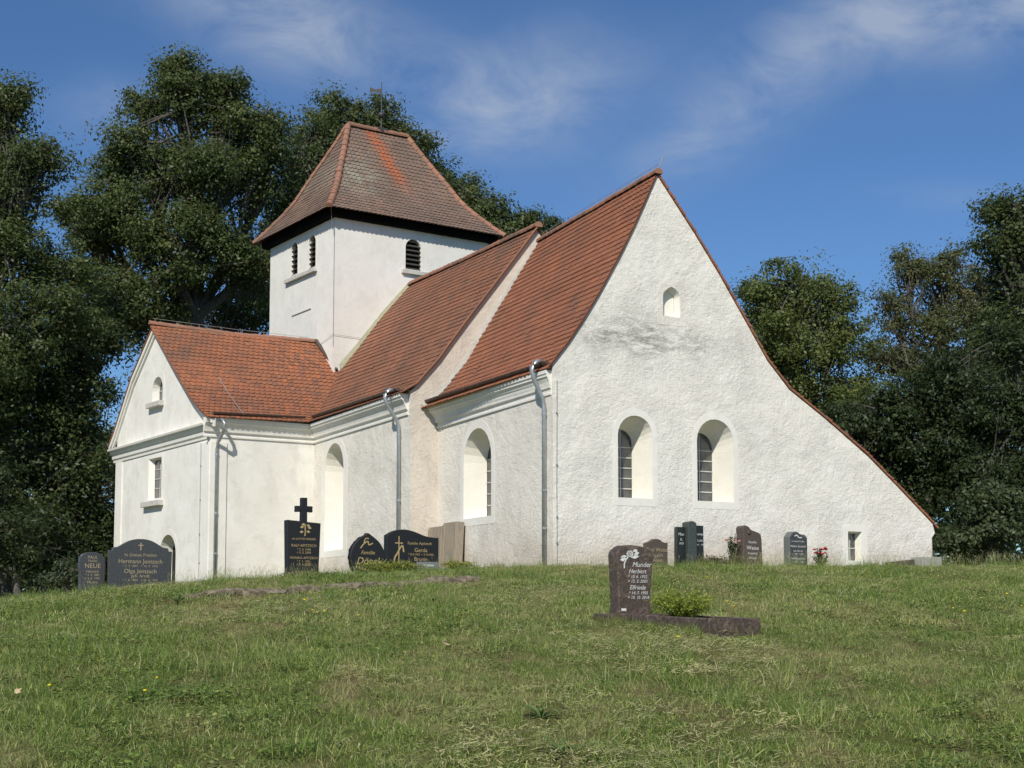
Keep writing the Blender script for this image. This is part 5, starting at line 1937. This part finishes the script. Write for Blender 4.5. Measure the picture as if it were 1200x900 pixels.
def thatch(n, rad, seed):
    rg = random.Random(seed)
    mb = MB()
    for i in range(n):
        a = rg.uniform(0, 6.283)
        r = rad * math.sqrt(rg.random())
        c = Vector((r * math.cos(a), r * math.sin(a), rg.uniform(0.005, 0.05)))
        b = rg.uniform(0, 6.283)
        d = Vector((math.cos(b), math.sin(b), rg.uniform(-0.2, 0.35))) * rg.uniform(0.025, 0.065)
        s_ = Vector((-math.sin(b), math.cos(b), 0.3)) * 0.0025
        mb.mesh([c - s_, c + s_, c + d + s_, c + d - s_], [(0, 1, 2, 3)], rg.uniform(0.86, 1.0))
    me = bpy.data.meshes.new('thatch')
    me.from_pydata(mb.v, [], mb.f)
    at = me.attributes.new('rnd', 'FLOAT', 'FACE')
    at.data.foreach_set('value', np.array(mb.r, dtype=np.float32))
    me.materials.append(M_GRASS)
    return bpy.data.objects.new('thatch', me)


TUFTS += [clover_patch(40, 0.16, 8), thatch(60, 0.2, 9)]
for i, o in enumerate(TUFTS):
    tuft_col.objects.link(o)


def grass_points():
    rs = np.random.RandomState(3)
    P, K, S = [], [], []

    def add(x, y, kinds, s0, s1):
        P.append(np.stack([x, y, ground_np(x, y)], 1))
        K.append(rs.choice(kinds, len(x)))
        S.append(rs.uniform(s0, s1, len(x)))
    for y0, y1, dens, kinds in ((6.0, 11, 95, (0, 0, 1, 1, 2)), (11, 17, 80, (0, 1, 1, 2)), (17, 25, 44, (3, 4, 4)), (25, 36, 30, (3, 4, 4)), (36, 46, 9, (3, 4))):
        hw = 0.54
        area = hw * (y1 ** 2 - y0 ** 2)
        n = int(area * dens)
        y = np.sqrt(rs.uniform(y0 ** 2, y1 ** 2, n))
        x = rs.uniform(-1, 1, n) * hw * y
        # thinner on the dry patches
        pn = np.sin(x * 1.5 + 1.3 * np.sin(y * 0.35)) * np.sin(y * 0.32 + 0.9 * np.sin(x * 0.8)) + 0.6 * np.sin(x * 3.7 + y * 0.5) * np.sin(y * 0.8 - x)
        keep = rs.uniform(0, 1, n) < np.clip(0.85 + 0.4 * pn, 0.4, 1)
        # keep out of the church
        d = np.stack([x - CH.x, y - CH.y], 1)
        g = d @ np.array([EG.x, EG.y])
        s = d @ np.array([ES.x, ES.y])
        keep &= ~((g > -0.05) & (s > -0.05))
        # bare dry strip near the kerb
        u = 600 + FPX * x / y
        keep &= ~((y > 18.5) & (y < 21.8) & (u > 150) & (u < 300) & (rs.uniform(0, 1, n) < 0.72))
        # keep off the grave border, and short right in front of it
        lx = (x - mun.location.x) * EG.x + (y - mun.location.y) * EG.y
        ly = (x - mun.location.x) * ES.x + (y - mun.location.y) * ES.y
        keep &= ~((lx > -0.42) & (lx < 0.45) & (ly > -2.02) & (ly < 0.3))
        add(x[keep], y[keep], kinds, 0.7, 1.3)
    # clover in patches, dead thatch in the dry ones
    n = 16000
    y = np.sqrt(rs.uniform(36, 900, n))
    x = rs.uniform(-1, 1, n) * 0.5 * y
    pc = np.sin(x * 1.1 + 2.0 + 1.1 * np.sin(y * 0.5)) * np.sin(y * 0.45 + 1.2 * np.sin(x * 0.5 + 1))
    k1 = (pc + rs.normal(size=n) * 0.45 > 0.62) & (rs.uniform(0, 1, n) < 0.42)
    add(x[k1], y[k1], (7,), 0.7, 1.3)
    k2 = (pc + rs.normal(size=n) * 0.4 < -0.5) & (rs.uniform(0, 1, n) < 0.75)
    add(x[k2], y[k2], (8,), 0.8, 1.4)
    # longer tussocks, gathered in groups
    n = 260
    yc_ = np.sqrt(rs.uniform(36, 1000, n))
    xc_ = rs.uniform(-1, 1, n) * 0.4 * yc_
    ii = rs.randint(0, n, 2600)
    x = xc_[ii] + rs.normal(size=2600) * 0.16
    y = yc_[ii] + rs.normal(size=2600) * 0.25
    add(x, y, (5, 2), 0.7, 1.25)
    n = 500
    y = np.sqrt(rs.uniform(36, 1000, n))
    x = rs.uniform(-1, 1, n) * 0.5 * y
    add(x, y, (5,), 0.6, 1.1)
    # tall seed stems along the crest and at the walls
    n = 640
    u = np.concatenate([rs.uniform(200, 430, 220), rs.uniform(850, 1210, 270), rs.uniform(430, 850, 120), rs.uniform(0, 200, 30)])
    y = rs.uniform(29.5, 36, n)
    x = (u - 600) / FPX * y
    add(x, y, (6,), 0.5, 1.0)
    # a few longer blades along the foot of the grave border and the nearest stone
    n = 160
    t = rs.uniform(-0.3, 1.95, n)
    lx = -0.40 + rs.normal(size=n) * 0.05
    x = mun.location.x + EG.x * lx - ES.x * t
    y = mun.location.y + EG.y * lx - ES.y * t
    add(x, y, (2, 5), 0.5, 0.9)
    return np.concatenate(P), np.concatenate(K), np.concatenate(S)


def make_grass():
    P, K, S = grass_points()
    n = len(P)
    rs = np.random.RandomState(8)
    me = bpy.data.meshes.new('grass')
    me.vertices.add(n)
    me.vertices.foreach_set('co', P.astype(np.float32).ravel())
    at = me.attributes.new('kind_id', 'INT', 'POINT')
    at.data.foreach_set('value', K.astype(np.int32))
    at = me.attributes.new('scl', 'FLOAT', 'POINT')
    at.data.foreach_set('value', S.astype(np.float32))
    at = me.attributes.new('rot', 'FLOAT_VECTOR', 'POINT')
    rot = np.zeros((n, 3), np.float32)
    rot[:, 2] = rs.uniform(0, 6.283, n)
    rot[:, :2] = rs.normal(size=(n, 2)) * 0.12
    at.data.foreach_set('vector', rot.ravel())
    o = bpy.data.objects.new('grass', me)
    COL.objects.link(o)
    tag(o, 'short rough meadow grass covering the churchyard slope', 'grass', kind='stuff')
    ng = bpy.data.node_groups.new('grass_instances', 'GeometryNodeTree')
    ng.interface.new_socket('Geometry', in_out='INPUT', socket_type='NodeSocketGeometry')
    ng.interface.new_socket('Geometry', in_out='OUTPUT', socket_type='NodeSocketGeometry')
    gi = ng.nodes.new('NodeGroupInput')
    go = ng.nodes.new('NodeGroupOutput')
    mp = ng.nodes.new('GeometryNodeMeshToPoints')
    ip = ng.nodes.new('GeometryNodeInstanceOnPoints')
    join = ng.nodes.new('GeometryNodeGeometryToInstance')

    def na(nm, ty):
        q = ng.nodes.new('GeometryNodeInputNamedAttribute')
        q.data_type = ty
        q.inputs['Name'].default_value = nm
        return q.outputs['Attribute']
    ng.links.new(gi.outputs[0], mp.inputs['Mesh'])
    for t in TUFTS:
        oi = ng.nodes.new('GeometryNodeObjectInfo')
        oi.inputs['Object'].default_value = t
        oi.inputs['As Instance'].default_value = True
        ng.links.new(oi.outputs['Geometry'], join.inputs[0])
    # join order is last linked first; relink reversed so index matches
    for l in list(join.inputs[0].links):
        ng.links.remove(l)
    ois = [q for q in ng.nodes if q.bl_idname == 'GeometryNodeObjectInfo']
    for q in reversed(ois):
        ng.links.new(q.outputs['Geometry'], join.inputs[0])
    ng.links.new(mp.outputs[0], ip.inputs['Points'])
    ng.links.new(join.outputs[0], ip.inputs['Instance'])
    ip.inputs['Pick Instance'].default_value = True
    ng.links.new(na('kind_id', 'INT'), ip.inputs['Instance Index'])
    ng.links.new(na('rot', 'FLOAT_VECTOR'), ip.inputs['Rotation'])
    ng.links.new(na('scl', 'FLOAT'), ip.inputs['Scale'])
    ng.links.new(ip.outputs[0], go.inputs[0])
    m = o.modifiers.new('tufts', 'NODES')
    m.node_group = ng


make_grass()
